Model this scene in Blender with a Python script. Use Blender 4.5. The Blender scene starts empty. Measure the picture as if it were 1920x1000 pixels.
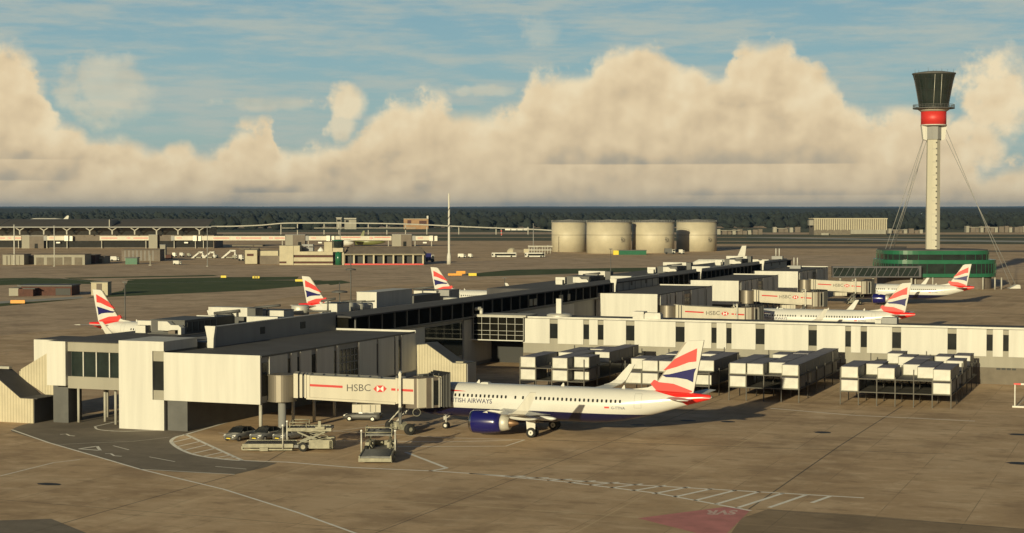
import bpy, bmesh, math, random
from mathutils import Vector, Matrix
random.seed(7)
S = bpy.context.scene
COL = S.collection
R = math.radians
PI = math.pi
# ------------------------------------------------------------------ camera
CAM_H, FOC, HZ = 26.07, 3220.0, 395
YAW = R(21.05); PITCH = math.atan((500 - HZ) / FOC)
cam_d = bpy.data.cameras.new('camera'); cam = bpy.data.objects.new('camera', cam_d); COL.objects.link(cam)
cam_d.sensor_width = 36.0; cam_d.lens = 36.0 * FOC / 1920; cam_d.clip_start = 1.0; cam_d.clip_end = 90000
cam.location = (0, 0, CAM_H); cam.rotation_euler = (PI / 2 - PITCH, 0, YAW)
S.camera = cam
FW = Vector((-math.sin(YAW) * math.cos(PITCH), math.cos(YAW) * math.cos(PITCH), -math.sin(PITCH)))
RT = Vector((math.cos(YAW), math.sin(YAW), 0)); UP = RT.cross(FW)
C0 = Vector((0, 0, CAM_H))
def ray(px, py): return FW + RT * ((px - 960) / FOC) - UP * ((py - 500) / FOC)
def G(px, py, z=0.0):                       # point of the photograph on a level plane
    r = ray(px, py); return C0 + r * ((z - CAM_H) / r.z)
def GY(px, py, y):
    r = ray(px, py); return C0 + r * (y / r.y)
def GX(px, py, x):
    r = ray(px, py); return C0 + r * (x / r.x)
# ------------------------------------------------------------------ mesh helpers
class MB:
    def __init__(s): s.v = []; s.f = []; s.m = []; s.s = []
    def add(s, vs, fs, m=0, sm=False):
        o = len(s.v); s.v += [tuple(p) for p in vs]
        for f in fs: s.f.append([i + o for i in f]); s.m.append(m); s.s.append(sm)
        return s
    def box(s, x0, y0, z0, x1, y1, z1, m=0):
        vs = [(x0,y0,z0),(x1,y0,z0),(x1,y1,z0),(x0,y1,z0),(x0,y0,z1),(x1,y0,z1),(x1,y1,z1),(x0,y1,z1)]
        return s.add(vs, [(0,3,2,1),(4,5,6,7),(0,1,5,4),(1,2,6,5),(2,3,7,6),(3,0,4,7)], m)
    def hexa(s, vs, m=0):                   # eight corners, bottom ring then top ring
        return s.add(vs, [(0,3,2,1),(4,5,6,7),(0,1,5,4),(1,2,6,5),(2,3,7,6),(3,0,4,7)], m)
    def tube(s, p, q, r0, r1=None, n=8, m=0, sm=True, cap=True):
        r1 = r0 if r1 is None else r1
        p = Vector(p); q = Vector(q); d = (q - p)
        if d.length < 1e-6: return s
        d.normalize(); a = Vector((0,0,1)) if abs(d.z) < .9 else Vector((1,0,0))
        u = d.cross(a).normalized(); w = d.cross(u)
        vs = []
        for c, r in ((p, r0), (q, r1)):
            for i in range(n):
                t = 2*PI*(i+.5)/n; vs.append(c + u*(r*math.cos(t)) + w*(r*math.sin(t)))
        fs = [(i, (i+1) % n, n+(i+1) % n, n+i) for i in range(n)]
        s.add(vs, fs, m, sm)
        if cap:
            o = len(s.v) - 2*n
            s.f.append([o+i for i in range(n)][::-1]); s.m.append(m); s.s.append(False)
            s.f.append([o+n+i for i in range(n)]); s.m.append(m); s.s.append(False)
        return s
    def bar(s, p, q, w, h=None, m=0): return s.tube(p, q, w*.7, None, 4, m, False)
    def lathe(s, prof, c=(0,0,0), axis='z', n=24, m=0, sm=True, cap=True, ms=None):
        vs = []
        for (r, t) in prof:
            for i in range(n):
                a = 2*PI*i/n; x, y = r*math.cos(a), r*math.sin(a)
                p = {'z': (x, y, t), 'x': (t, x, y), 'y': (y, t, x)}[axis]
                vs.append((p[0]+c[0], p[1]+c[1], p[2]+c[2]))
        o = len(s.v)
        for j in range(len(prof)-1):
            mm = ms[j] if ms else m
            for i in range(n):
                s.f.append([o+j*n+i, o+j*n+(i+1) % n, o+(j+1)*n+(i+1) % n, o+(j+1)*n+i]); s.m.append(mm); s.s.append(sm)
        s.v += vs
        if cap:
            for j, mm in ((0, (ms or [m])[0]), (len(prof)-1, (ms or [m])[-1])):
                if prof[j][0] > 1e-4: s.f.append([o+j*n+i for i in range(n)]); s.m.append(mm); s.s.append(False)
        return s
    def extr(s, pts, axis, a, b, m=0, side=None):
        n = len(pts)
        def P(p, t): return {'y': (p[0], t, p[1]), 'z': (p[0], p[1], t), 'x': (t, p[0], p[1])}[axis]
        vs = [P(p, a) for p in pts] + [P(p, b) for p in pts]
        s.add(vs, [tuple(range(n))[::-1], tuple(range(n, 2*n))], m)
        o = len(s.v) - 2*n
        for i in range(n):
            s.f.append([o+i, o+(i+1) % n, o+n+(i+1) % n, o+n+i]); s.m.append(m if side is None else side); s.s.append(False)
        return s
    def ball(s, c, rx, ry, rz, n=10, k=6, m=0):
        prof = [(math.sin(PI*j/k), -math.cos(PI*j/k)) for j in range(k+1)]
        t = MB().lathe(prof, n=n, cap=False)
        return s.add([(c[0]+p[0]*rx, c[1]+p[1]*ry, c[2]+p[2]*rz) for p in t.v], t.f, m, True)
    def xf(s, fn): s.v = [tuple(fn(Vector(p))) for p in s.v]; return s
    def mesh(s, name, mats, fix=True):
        me = bpy.data.meshes.new(name); me.from_pydata(s.v, [], s.f)
        for mt in (mats if isinstance(mats, (list, tuple)) else [mats]): me.materials.append(mt)
        me.polygons.foreach_set('material_index', s.m); me.polygons.foreach_set('use_smooth', s.s)
        if fix:
            b = bmesh.new(); b.from_mesh(me); bmesh.ops.remove_doubles(b, verts=b.verts, dist=1e-5)
            bmesh.ops.recalc_face_normals(b, faces=b.faces); b.to_mesh(me); b.free()
        me.update(); return me
    def build(s, name, mats, parent=None, loc=None, fix=True):
        o = bpy.data.objects.new(name, s.mesh(name, mats, fix)); COL.objects.link(o)
        if parent: o.parent = parent
        if loc is not None: o.location = loc
        return o
def tag(o, label=None, cat=None, group=None, kind=None):
    for k, v in (('label', label), ('category', cat), ('group', group), ('kind', kind)):
        if v: o[k] = v
    return o
def thing(name, label, cat, loc=(0,0,0), rz=0.0, group=None):
    o = bpy.data.objects.new(name, None); COL.objects.link(o); o.location = loc; o.rotation_euler = (0,0,rz)
    o.empty_display_size = .5
    return tag(o, label, cat, group)
def copy_tree(o, parent=None):
    c = o.copy(); COL.objects.link(c)
    if parent: c.parent = parent
    for ch in list(o.children): copy_tree(ch, c)
    return c
def dup(root, loc, rz=None, label=None, group=None):
    c = copy_tree(root); c.location = loc
    if rz is not None: c.rotation_euler = (0,0,rz)
    if label: c['label'] = label
    if group: c['group'] = group
    return c
_txt = {}
def text_mb(body, h, m=0, bold=0.0):                  # flat lettering, unit plane x right / y up, cap height h, starting at x = 0
    if body not in _txt:
        cu = bpy.data.curves.new('lettering', 'FONT'); cu.body = body; cu.size = 1.0; cu.resolution_u = 3; cu.offset = bold
        ob = bpy.data.objects.new('lettering', cu); COL.objects.link(ob)
        dg = bpy.context.evaluated_depsgraph_get(); me = bpy.data.meshes.new_from_object(ob.evaluated_get(dg))
        vs = [tuple(v.co) for v in me.vertices]; fs = [tuple(p.vertices) for p in me.polygons]
        bpy.data.objects.remove(ob); bpy.data.curves.remove(cu); bpy.data.meshes.remove(me)
        ys = max(v[1] for v in vs); x0 = min(v[0] for v in vs)
        _txt[body] = ([((v[0]-x0)/ys, v[1]/ys, 0) for v in vs], fs)
    vs, fs = _txt[body]
    t = MB(); t.add([(v[0]*h, v[1]*h, 0) for v in vs], fs, m); return t
# ------------------------------------------------------------------ materials
def nd(nt, t, x=None, **kw):
    n = nt.nodes.new(t)
    for k, v in kw.items(): setattr(n, k, v)
    return n
def mat(name, col, rough=.6, metal=0.0, var=.12, sc=.25, streak=0.0, bump=0.0, bsc=3.0, spec=.5, coat=0.0, dirt=None):
    col = tuple(c*(1.0 if 'marking' in name else .86) for c in col)
    m = bpy.data.materials.new(name); m.use_nodes = True; nt = m.node_tree; L = nt.links
    b = nt.nodes['Principled BSDF']; b.inputs['Roughness'].default_value = rough; b.inputs['Metallic'].default_value = metal
    b.inputs['Specular IOR Level'].default_value = spec; b.inputs['Coat Weight'].default_value = coat
    tc = nd(nt, 'ShaderNodeTexCoord')
    nz = nd(nt, 'ShaderNodeTexNoise'); nz.inputs['Scale'].default_value = sc; nz.inputs['Detail'].default_value = 6; nz.inputs['Roughness'].default_value = .6
    mp = nd(nt, 'ShaderNodeMapping'); L.new(tc.outputs['Object'], mp.inputs['Vector']); L.new(mp.outputs['Vector'], nz.inputs['Vector'])
    if streak: mp.inputs['Scale'].default_value = (streak, streak, .06*streak)
    mr = nd(nt, 'ShaderNodeMapRange'); mr.inputs['From Min'].default_value = .3; mr.inputs['From Max'].default_value = .7
    mr.inputs['To Min'].default_value = 1 - var; mr.inputs['To Max'].default_value = 1 + var*.6
    L.new(nz.outputs['Fac'], mr.inputs['Value'])
    mx = nd(nt, 'ShaderNodeMix', data_type='RGBA', blend_type='MULTIPLY'); mx.inputs['Factor'].default_value = 1
    mx.inputs['A'].default_value = (*col, 1); cb = nd(nt, 'ShaderNodeCombineColor')
    for k in range(3): L.new(mr.outputs['Result'], cb.inputs[k])
    L.new(cb.outputs['Color'], mx.inputs['B']); L.new(mx.outputs['Result'], b.inputs['Base Color'])
    if bump:
        n2 = nd(nt, 'ShaderNodeTexNoise'); n2.inputs['Scale'].default_value = bsc; n2.inputs['Detail'].default_value = 5
        L.new(tc.outputs['Object'], n2.inputs['Vector'])
        bp = nd(nt, 'ShaderNodeBump'); bp.inputs['Strength'].default_value = bump; bp.inputs['Distance'].default_value = .1
        L.new(n2.outputs['Fac'], bp.inputs['Height']); L.new(bp.outputs['Normal'], b.inputs['Normal'])
    return m
def math_n(nt, op, a, b=None, c=None):
    n = nd(nt, 'ShaderNodeMath', operation=op)
    for i, v in enumerate((a, b, c)):
        if v is None: continue
        if isinstance(v, (int, float)): n.inputs[i].default_value = v
        else: nt.links.new(v, n.inputs[i])
    return n.outputs[0]
def mixc(nt, f, a, b):
    n = nd(nt, 'ShaderNodeMix', data_type='RGBA')
    for s, v in (('Factor', f), ('A', a), ('B', b)):
        if isinstance(v, (int, float)): n.inputs[s].default_value = v
        elif isinstance(v, tuple): n.inputs[s].default_value = (*v, 1)
        else: nt.links.new(v, n.inputs[s])
    return n.outputs['Result']
def sstep(nt, v, a, b):
    n = nd(nt, 'ShaderNodeMapRange', interpolation_type='SMOOTHSTEP')
    nt.links.new(v, n.inputs['Value']); n.inputs['From Min'].default_value = a; n.inputs['From Max'].default_value = b
    return n.outputs['Result']
def noise(nt, vec, sc, det=5, rough=.55, scale3=None):
    n = nd(nt, 'ShaderNodeTexNoise'); n.inputs['Scale'].default_value = sc; n.inputs['Detail'].default_value = det; n.inputs['Roughness'].default_value = rough
    if scale3:
        mp = nd(nt, 'ShaderNodeMapping'); mp.inputs['Scale'].default_value = scale3; nt.links.new(vec, mp.inputs['Vector']); vec = mp.outputs['Vector']
    nt.links.new(vec, n.inputs['Vector']); return n.outputs['Fac']
M = {}
M['white'] = mat('white_panel', (.63,.615,.57), .55, var=.11, sc=.6, streak=1.6, spec=.3)
M['whitebox'] = mat('white_painted_steel', (.65,.635,.59), .5, var=.16, sc=.8, spec=.3)
M['tan'] = mat('tan_render', (.33,.31,.26), .8, var=.15, sc=.5, streak=.6)
M['tandark'] = mat('tan_plinth', (.17,.145,.115), .85, var=.2, sc=.5)
M['grey'] = mat('grey_cladding', (.30,.30,.30), .6, var=.12, sc=.5, streak=1.0)
M['dgrey'] = mat('dark_grey_steel', (.10,.10,.10), .6, var=.2, sc=.6)
M['roof'] = mat('dark_roof_felt', (.085,.082,.088), .9, var=.28, sc=.22, bump=.2)
M['concrete'] = mat('pale_concrete', (.46,.44,.39), .8, var=.18, sc=.4)
M['steel'] = mat('brushed_steel', (.27,.24,.20), .42, metal=.5, var=.12, sc=.7, streak=1.0)
M['glass'] = mat('dark_window_glass', (.022,.024,.024), .12, var=.3, sc=.5, spec=.25)
M['glassg'] = mat('dark_green_glass', (.02,.03,.028), .08, var=.35, sc=.5, spec=.55)
M['rubber'] = mat('black_rubber', (.02,.02,.02), .85, var=.1)
M['black'] = mat('black_paint', (.018,.018,.018), .6, var=.1)
M['red'] = mat('red_paint', (.62,.035,.03), .5, var=.08)
M['orange'] = mat('orange_paint', (.80,.33,.02), .5, var=.1)
M['yellow'] = mat('yellow_paint', (.78,.60,.03), .5, var=.12)
M['green'] = mat('green_paint', (.02,.13,.07), .25, var=.15, sc=.4)
M['blue'] = mat('navy_gloss_paint', (.011,.011,.12), .22, var=.06, coat=.5)
M['chrome'] = mat('polished_metal', (.75,.74,.72), .2, metal=1.0, var=.06)
M['bronze'] = mat('burnt_exhaust_metal', (.32,.20,.12), .45, metal=.7, var=.2, sc=2)
M['cream'] = mat('cream_render', (.50,.45,.33), .8, var=.12, sc=.3)
M['brick'] = mat('red_brown_brick', (.10,.045,.035), .9, var=.25, sc=.8)
M['brown'] = mat('brown_cladding', (.17,.14,.115), .8, var=.2, sc=.3)
M['gse'] = mat('ground_equipment_paint', (.28,.27,.21), .55, var=.3, sc=1.5)
M['gselight'] = mat('worn_cream_paint', (.33,.31,.23), .55, var=.35, sc=1.5)
M['deck'] = mat('grey_roller_deck', (.16,.16,.16), .5, metal=.4, var=.25, sc=3)
M['carpaint'] = mat('silver_car_paint', (.22,.22,.215), .35, metal=.3, var=.05, coat=.6)
M['cargrey_shaded'] = mat('grey_van_paint_shaded', (.07,.068,.066), .5, metal=.1, var=.1)  # grey darkened to give the pickup the shade under the bridge
M['lamp'] = mat('white_lamp_glass', (.85,.83,.78), .25, var=.03)
M['mark'] = mat('worn_white_marking', (.95,.90,.80), .8, var=.15, sc=1.2)
M['ofgreen'] = mat('olive_aircraft_paint', (.16,.17,.06), .4, var=.1)
M['tunnel'] = mat('cream_bridge_panel', (.62,.575,.48), .5, var=.10, sc=.5, streak=.9, spec=.3)
M['logo_grey'] = mat('dark_grey_lettering', (.09,.085,.08), .6, var=.05)
M['navy_text'] = mat('navy_lettering', (.03,.03,.10), .5, var=.05)
M['pipe'] = mat('galvanised_duct', (.62,.60,.54), .5, metal=.3, var=.15, sc=1)
def corrugated():
    m = mat('ribbed_cream_cladding', (.56,.50,.37), .65, var=.12, sc=.5); nt = m.node_tree; L = nt.links
    b = nt.nodes['Principled BSDF']; tc = nd(nt, 'ShaderNodeTexCoord'); sx = nd(nt, 'ShaderNodeSeparateXYZ'); L.new(tc.outputs['Object'], sx.inputs[0])
    t = math_n(nt, 'ADD', sx.outputs[0], sx.outputs[1])
    w = math_n(nt, 'FRACT', math_n(nt, 'MULTIPLY', t, 2.4))
    g = math_n(nt, 'GREATER_THAN', w, .78)
    old = b.inputs['Base Color'].links[0].from_socket
    L.new(mixc(nt, math_n(nt, 'MULTIPLY', g, .5), old, (.20,.17,.12)), b.inputs['Base Color'])
    bp = nd(nt, 'ShaderNodeBump'); bp.inputs['Distance'].default_value = .06; bp.inputs['Strength'].default_value = .7
    L.new(w, bp.inputs['Height']); L.new(bp.outputs['Normal'], b.inputs['Normal']); return m
M['ribbed'] = corrugated()
def livery():                               # white upper, navy belly, red tail cone: paint areas of the airframe itself
    m = mat('airliner_paint', (.68,.67,.64), .24, var=.03, sc=.6, coat=.4, spec=.5); nt = m.node_tree; L = nt.links
    b = nt.nodes['Principled BSDF']; tc = nd(nt, 'ShaderNodeTexCoord'); sx = nd(nt, 'ShaderNodeSeparateXYZ'); L.new(tc.outputs['Object'], sx.inputs[0])
    x, z = sx.outputs[0], sx.outputs[2]
    old = b.inputs['Base Color'].links[0].from_socket
    blue = math_n(nt, 'LESS_THAN', z, 2.80)
    c = mixc(nt, blue, old, (.008,.008,.045))
    lim_up = math_n(nt, 'SUBTRACT', 33.75, math_n(nt, 'MULTIPLY', math_n(nt, 'SUBTRACT', z, 4.95), 4.5))
    lim_dn = math_n(nt, 'SUBTRACT', 33.75, math_n(nt, 'MULTIPLY', math_n(nt, 'SUBTRACT', z, 4.95), 1.2))
    hi = math_n(nt, 'GREATER_THAN', z, 4.95)
    lim = math_n(nt, 'ADD', math_n(nt, 'MULTIPLY', hi, lim_up), math_n(nt, 'MULTIPLY', math_n(nt, 'SUBTRACT', 1.0, hi), lim_dn))
    rd = math_n(nt, 'GREATER_THAN', x, lim)
    st = math_n(nt, 'LESS_THAN', math_n(nt, 'ABSOLUTE', math_n(nt, 'SUBTRACT', z, 4.92)), .04)
    rd = math_n(nt, 'MULTIPLY', rd, math_n(nt, 'SUBTRACT', 1.0, st))
    c = mixc(nt, rd, c, (.70,.025,.02)); L.new(c, b.inputs['Base Color']); return m
M['livery'] = livery()
M['wing'] = mat('pale_grey_wing_paint', (.58,.58,.56), .35, var=.08, sc=.7)
# ------------------------------------------------------------------ sun and sky
SUN_EL = R(10.8)
sd = bpy.data.lights.new('sun', 'SUN'); sd.energy = 5.0; sd.angle = R(.5); sd.color = (1.0, .885, .55)
so = bpy.data.objects.new('sun', sd); COL.objects.link(so); so.rotation_euler = (PI/2 - SUN_EL, 0, R(-.3))
def sky():
    w = bpy.data.worlds.new('World'); S.world = w; w.use_nodes = True; nt = w.node_tree; L = nt.links
    bg = nt.nodes['Background']
    st = nd(nt, 'ShaderNodeTexSky', sky_type='NISHITA'); st.sun_disc = False; st.sun_elevation = SUN_EL; st.sun_rotation = PI
    st.altitude = 30; st.air_density = 1.0; st.dust_density = 1.2; st.ozone_density = 1.5
    tc = nd(nt, 'ShaderNodeTexCoord'); vr = nd(nt, 'ShaderNodeVectorRotate', rotation_type='Z_AXIS'); vr.inputs['Angle'].default_value = -YAW
    L.new(tc.outputs['Generated'], vr.inputs['Vector']); sx = nd(nt, 'ShaderNodeSeparateXYZ'); L.new(vr.outputs['Vector'], sx.inputs[0])
    az = math_n(nt, 'ARCTAN2', sx.outputs[0], sx.outputs[1]); el = math_n(nt, 'ARCSINE', sx.outputs[2])
    uv = nd(nt, 'ShaderNodeCombineXYZ'); L.new(az, uv.inputs[0]); L.new(el, uv.inputs[1]); UV = uv.outputs[0]
    # cumulus bank: top elevation as a function of bearing (bearing 0 = middle of the bank seen from the apron)
    prof = PROF
    ramp = nd(nt, 'ShaderNodeFloatCurve'); cv = ramp.mapping.curves[0]
    A0, A1, E1 = -.34, .34, .13
    pts = [((math.atan((x-960)/FOC)-A0)/(A1-A0), max(0, min(1, math.atan((HZ-y)/FOC)/E1))) for x, y in prof]
    pts = [(0, .30)] + [p for p in pts if .01 < p[0] < .99] + [(1, .25)]
    cv.points[0].location = pts[0]; cv.points[1].location = pts[-1]
    for p in pts[1:-1]: cv.points.new(*p)
    for p in cv.points: p.handle_type = 'AUTO'
    ramp.mapping.update()
    n_big = noise(nt, UV, 26, 3, .5); n_mid = noise(nt, UV, 70, 5, .55); n_fine = noise(nt, UV, 190, 5, .6)
    wob = math_n(nt, 'ADD', math_n(nt, 'MULTIPLY', math_n(nt, 'SUBTRACT', n_mid, .5), .016), math_n(nt, 'MULTIPLY', math_n(nt, 'SUBTRACT', n_fine, .5), .006))
    azw = math_n(nt, 'ADD', az, wob)
    fac = math_n(nt, 'DIVIDE', math_n(nt, 'SUBTRACT', azw, A0), A1 - A0)
    L.new(fac, ramp.inputs['Value'])
    top = math_n(nt, 'MULTIPLY', ramp.outputs[0], E1)
    d = math_n(nt, 'SUBTRACT', top, el)
    vo = nd(nt, 'ShaderNodeTexVoronoi', feature='SMOOTH_F1'); vo.inputs['Scale'].default_value = 60; vo.inputs['Smoothness'].default_value = .6
    dist = nd(nt, 'ShaderNodeVectorMath', operation='MULTIPLY_ADD')
    cbn = nd(nt, 'ShaderNodeCombineXYZ'); L.new(n_mid, cbn.inputs[0]); L.new(n_fine, cbn.inputs[1])
    L.new(cbn.outputs[0], dist.inputs[0]); dist.inputs[1].default_value = (.02,.02,0); L.new(UV, dist.inputs[2])
    L.new(dist.outputs[0], vo.inputs['Vector'])
    bil = math_n(nt, 'SUBTRACT', .45, vo.outputs['Distance'])
    d = math_n(nt, 'ADD', d, math_n(nt, 'ADD', math_n(nt, 'MULTIPLY', bil, .016), math_n(nt, 'MULTIPLY', math_n(nt, 'SUBTRACT', n_fine, .5), .0065)))
    cov = sstep(nt, d, -.0034, .0085)
    for (bx, by, rx, ry, amp) in BLOBS:     # small separate puffs
        u = math_n(nt, 'DIVIDE', math_n(nt, 'SUBTRACT', azw, (bx-960)/FOC), rx/FOC); v = math_n(nt, 'DIVIDE', math_n(nt, 'SUBTRACT', el, (HZ-by)/FOC), ry/FOC)
        q = math_n(nt, 'ADD', math_n(nt, 'MULTIPLY', u, u), math_n(nt, 'MULTIPLY', v, v))
        q = math_n(nt, 'SUBTRACT', q, math_n(nt, 'MULTIPLY', math_n(nt, 'SUBTRACT', n_mid, .5), 3.0))
        cb = math_n(nt, 'MULTIPLY', math_n(nt, 'SUBTRACT', 1.0, sstep(nt, q, .25, 1.5)), amp)
        cov = math_n(nt, 'MAXIMUM', cov, cb)
    # light on the bank: sunlit billows, greyer hollows, flat grey bases
    UVo = nd(nt, 'ShaderNodeVectorMath', operation='ADD'); L.new(UV, UVo.inputs[0]); UVo.inputs[1].default_value = (.004, -.006, 0)
    n_mid2 = noise(nt, UVo.outputs[0], 70, 5, .55); n_big2 = noise(nt, UVo.outputs[0], 26, 3, .5)
    rel = math_n(nt, 'ADD', math_n(nt, 'MULTIPLY', math_n(nt, 'SUBTRACT', n_mid, n_mid2), .20), math_n(nt, 'MULTIPLY', math_n(nt, 'SUBTRACT', n_big, n_big2), 1.25))
    n_hol = noise(nt, UV, 15, 4, .55, (1, 1.7, 1))
    edge = math_n(nt, 'SUBTRACT', 1.0, sstep(nt, d, .0, .034))
    lit = math_n(nt, 'ADD', .73, math_n(nt, 'ADD', math_n(nt, 'MULTIPLY', edge, .20), rel))
    hollow = sstep(nt, n_hol, .56, .74)
    lit = math_n(nt, 'SUBTRACT', lit, math_n(nt, 'MULTIPLY', hollow, .24))
    lit = math_n(nt, 'SUBTRACT', lit, math_n(nt, 'MULTIPLY', math_n(nt, 'SUBTRACT', 1.0, sstep(nt, el, .0, .05)), .10))
    for (x0, x1, yb, hh, amp) in BASES:     # flat cloud bases: sharp lower edge, soft upper edge
        e0 = (HZ-yb)/FOC
        below = sstep(nt, el, e0 - .0008, e0 + .0003); up = math_n(nt, 'SUBTRACT', 1.0, sstep(nt, el, e0, e0 + hh/FOC))
        s0 = sstep(nt, az, (x0-960)/FOC - .012, (x0-960)/FOC + .012); s1 = math_n(nt, 'SUBTRACT', 1.0, sstep(nt, az, (x1-960)/FOC - .02, (x1-960)/FOC + .02))
        k = math_n(nt, 'MULTIPLY', math_n(nt, 'MULTIPLY', below, up), math_n(nt, 'MULTIPLY', s0, s1))
        lit = math_n(nt, 'SUBTRACT', lit, math_n(nt, 'MULTIPLY', k, amp))
    cr = nd(nt, 'ShaderNodeValToRGB'); e = cr.color_ramp.elements
    e[0].position = .05; e[0].color = (.26,.27,.24,1); e[1].position = 1.0; e[1].color = (.87,.73,.48,1)
    for p, c in ((.35, (.47,.40,.285)), (.60, (.68,.535,.335)), (.80, (.79,.63,.395))):
        q = e.new(p); q.color = (*c, 1)
    L.new(lit, cr.inputs['Fac'])
    # thin high cloud drawn out in streaks
    stv = noise(nt, UV, 9, 6, .6, (1.0, 6.0, 1)); stv2 = noise(nt, UV, 30, 4, .6, (1.0, 7.0, 1))
    cir = math_n(nt, 'MULTIPLY', sstep(nt, math_n(nt, 'ADD', stv, math_n(nt, 'MULTIPLY', math_n(nt, 'SUBTRACT', stv2, .5), .45)), .36, .68), .78)
    cir = math_n(nt, 'MULTIPLY', cir, math_n(nt, 'SUBTRACT', 1.0, sstep(nt, el, .16, .34)))
    er = nd(nt, 'ShaderNodeValToRGB'); e = er.color_ramp.elements
    e[0].position = 0; e[0].color = (.40,.44,.38,1); e[1].position = 1; e[1].color = (.030,.055,.10,1)
    for p, c in ((.10, (.36,.50,.47)), (.20, (.28,.46,.50)), (.30, (.23,.41,.49)), (.45, (.08,.15,.22))):
        q = e.new(p); q.color = (*c, 1)
    L.new(math_n(nt, 'DIVIDE', math_n(nt, 'MAXIMUM', el, 0.0), .42), er.inputs['Fac'])
    nis = nd(nt, 'ShaderNodeMix', data_type='RGBA', blend_type='MULTIPLY'); nis.inputs['Factor'].default_value = 1
    L.new(st.outputs[0], nis.inputs['A']); nis.inputs['B'].default_value = (SKY_K, SKY_K, SKY_K, 1)
    front = sstep(nt, sx.outputs[1], .35, .85)
    base = mixc(nt, math_n(nt, 'MULTIPLY', front, .9), nis.outputs['Result'], er.outputs[0])
    base = mixc(nt, math_n(nt, 'MULTIPLY', cir, front), base, (.46,.50,.44))
    covf = math_n(nt, 'MULTIPLY', cov, math_n(nt, 'ADD', .25, math_n(nt, 'MULTIPLY', front, .75)))
    covf = math_n(nt, 'MULTIPLY', covf, math_n(nt, 'SUBTRACT', 1.0, sstep(nt, el, .17, .24)))
    fin = mixc(nt, covf, base, cr.outputs[0])
    sc = nd(nt, 'ShaderNodeMix', data_type='RGBA', blend_type='MULTIPLY'); sc.inputs['Factor'].default_value = 1
    L.new(fin, sc.inputs['A']); sc.inputs['B'].default_value = (10, 10, 10, 1)
    L.new(sc.outputs['Result'], bg.inputs['Color']); bg.inputs['Strength'].default_value = .1
    w.cycles.sampling_method = 'MANUAL'; w.cycles.sample_map_resolution = 1024
SKY_K = .042
PROF = [(-80,110),(0,112),(35,108),(70,150),(95,205),(125,240),(180,250),(235,262),(290,282),(350,268),(400,275),(435,243),(475,232),(512,232),(528,285),(560,280),(610,262),(650,255),(690,225),(735,190),(775,186),(812,168),(850,192),(905,205),(950,205),(985,150),(1030,122),(1075,132),(1110,100),(1160,80),(1215,78),(1260,102),(1300,128),(1345,130),(1375,92),(1425,74),(1475,90),(1520,128),(1570,165),(1600,205),(1660,212),(1720,200),(1765,200),(1850,315),(1930,310),(2000,300)]
BLOBS = [(648,195,40,36,.9),(640,232,28,40,.7),(212,175,85,62,.40),(1840,190,66,85,1.0),(1800,280,60,60,1.0),(1015,62,34,30,.22),(905,172,60,12,.35),(500,198,80,14,.3),(15,170,85,80,1.0)]
BASES = [(1010,1580,308,40,.30),(-200,130,340,36,.22),(20,140,302,30,.24),(1250,1720,366,16,.15),(455,580,361,18,.24),(0,1920,384,8,.08)]
sky()
S.view_settings.view_transform = 'Standard'; S.view_settings.look = 'None'; S.view_settings.gamma = 1.0; S.view_settings.exposure = 0.0
S.cycles.use_denoising = True
try: S.cycles.denoiser = 'OPENIMAGEDENOISE'
except Exception: pass
S.cycles.max_bounces = 6; S.cycles.diffuse_bounces = 3; S.cycles.glossy_bounces = 3; S.cycles.transmission_bounces = 3; S.cycles.sample_clamp_indirect = 6
# ------------------------------------------------------------------ airliners
FUS = [(0,3.02,.03),(.12,3.03,.30),(.4,3.06,.58),(.9,3.12,.92),(1.6,3.22,1.26),(2.4,3.34,1.56),(3.4,3.46,1.80),(4.6,3.55,1.96),(6.0,3.60,2.03),(8,3.60,2.04),(12,3.60,2.04),(16,3.60,2.04),(20,3.60,2.04),(23.5,3.60,2.04),
       (25.5,3.66,1.98),(27.5,3.80,1.83),(29.5,4.02,1.60),(31.5,4.27,1.30),(33.5,4.54,.97),(35.2,4.76,.67),(36.6,4.92,.42),(37.4,5.0,.27),(37.57,5.0,.20)]
def fus_r(x):
    for a, b in zip(FUS, FUS[1:]):
        if a[0] <= x <= b[0]:
            t = (x-a[0])/(b[0]-a[0]); return a[1]+(b[1]-a[1])*t, a[2]+(b[2]-a[2])*t
    return FUS[-1][1:]
def side_pt(x, z, sg, off=.012):            # point on the fuselage side
    zc, r = fus_r(x); k = max(0.0, 1-((z-zc)/r)**2); return (x, sg*(r*.975*math.sqrt(k)+off), z)
def wing_loft(secs, sg, m=0):
    mb = MB(); rings = []
    for (y, xl, ch, z, t) in secs:
        rings.append([(xl, sg*y, z), (xl+ch*.18, sg*y, z+t*.62), (xl+ch*.5, sg*y, z+t*.5), (xl+ch, sg*y, z+.02), (xl+ch, sg*y, z-.02), (xl+ch*.5, sg*y, z-t*.38), (xl+ch*.15, sg*y, z-t*.38)])
    vs = [p for r in rings for p in r]; n = 7; fs = []
    for j in range(len(rings)-1):
        for i in range(n): fs.append((j*n+i, j*n+(i+1) % n, (j+1)*n+(i+1) % n, (j+1)*n+i))
    fs.append(tuple(range(n))); fs.append(tuple((len(rings)-1)*n+i for i in range(n))[::-1])
    mb.add(vs, fs, m, False); return mb
FIN_BANDS = [ # (material, outline in crop units of the fin)
 (0, [(400,468),(540,330),(680,262),(800,207),(790,362),(700,372),(560,425),(430,462)]),
 (1, [(385,517),(480,510),(640,472),(788,440),(764,500),(752,606),(680,572),(560,552),(430,545)]),
 (0, [(252,622),(290,578),(350,603),(520,622),(600,652),(738,706),(742,722),(640,740),(450,724),(330,712)])]
def fin_xz(u, v):                           # outline units -> metres on the fin
    px, py = 1180+u/6.25, 620+v/6.25
    p = GY(px, py, 188.36); return (p.x+86.0, p.z)
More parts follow.
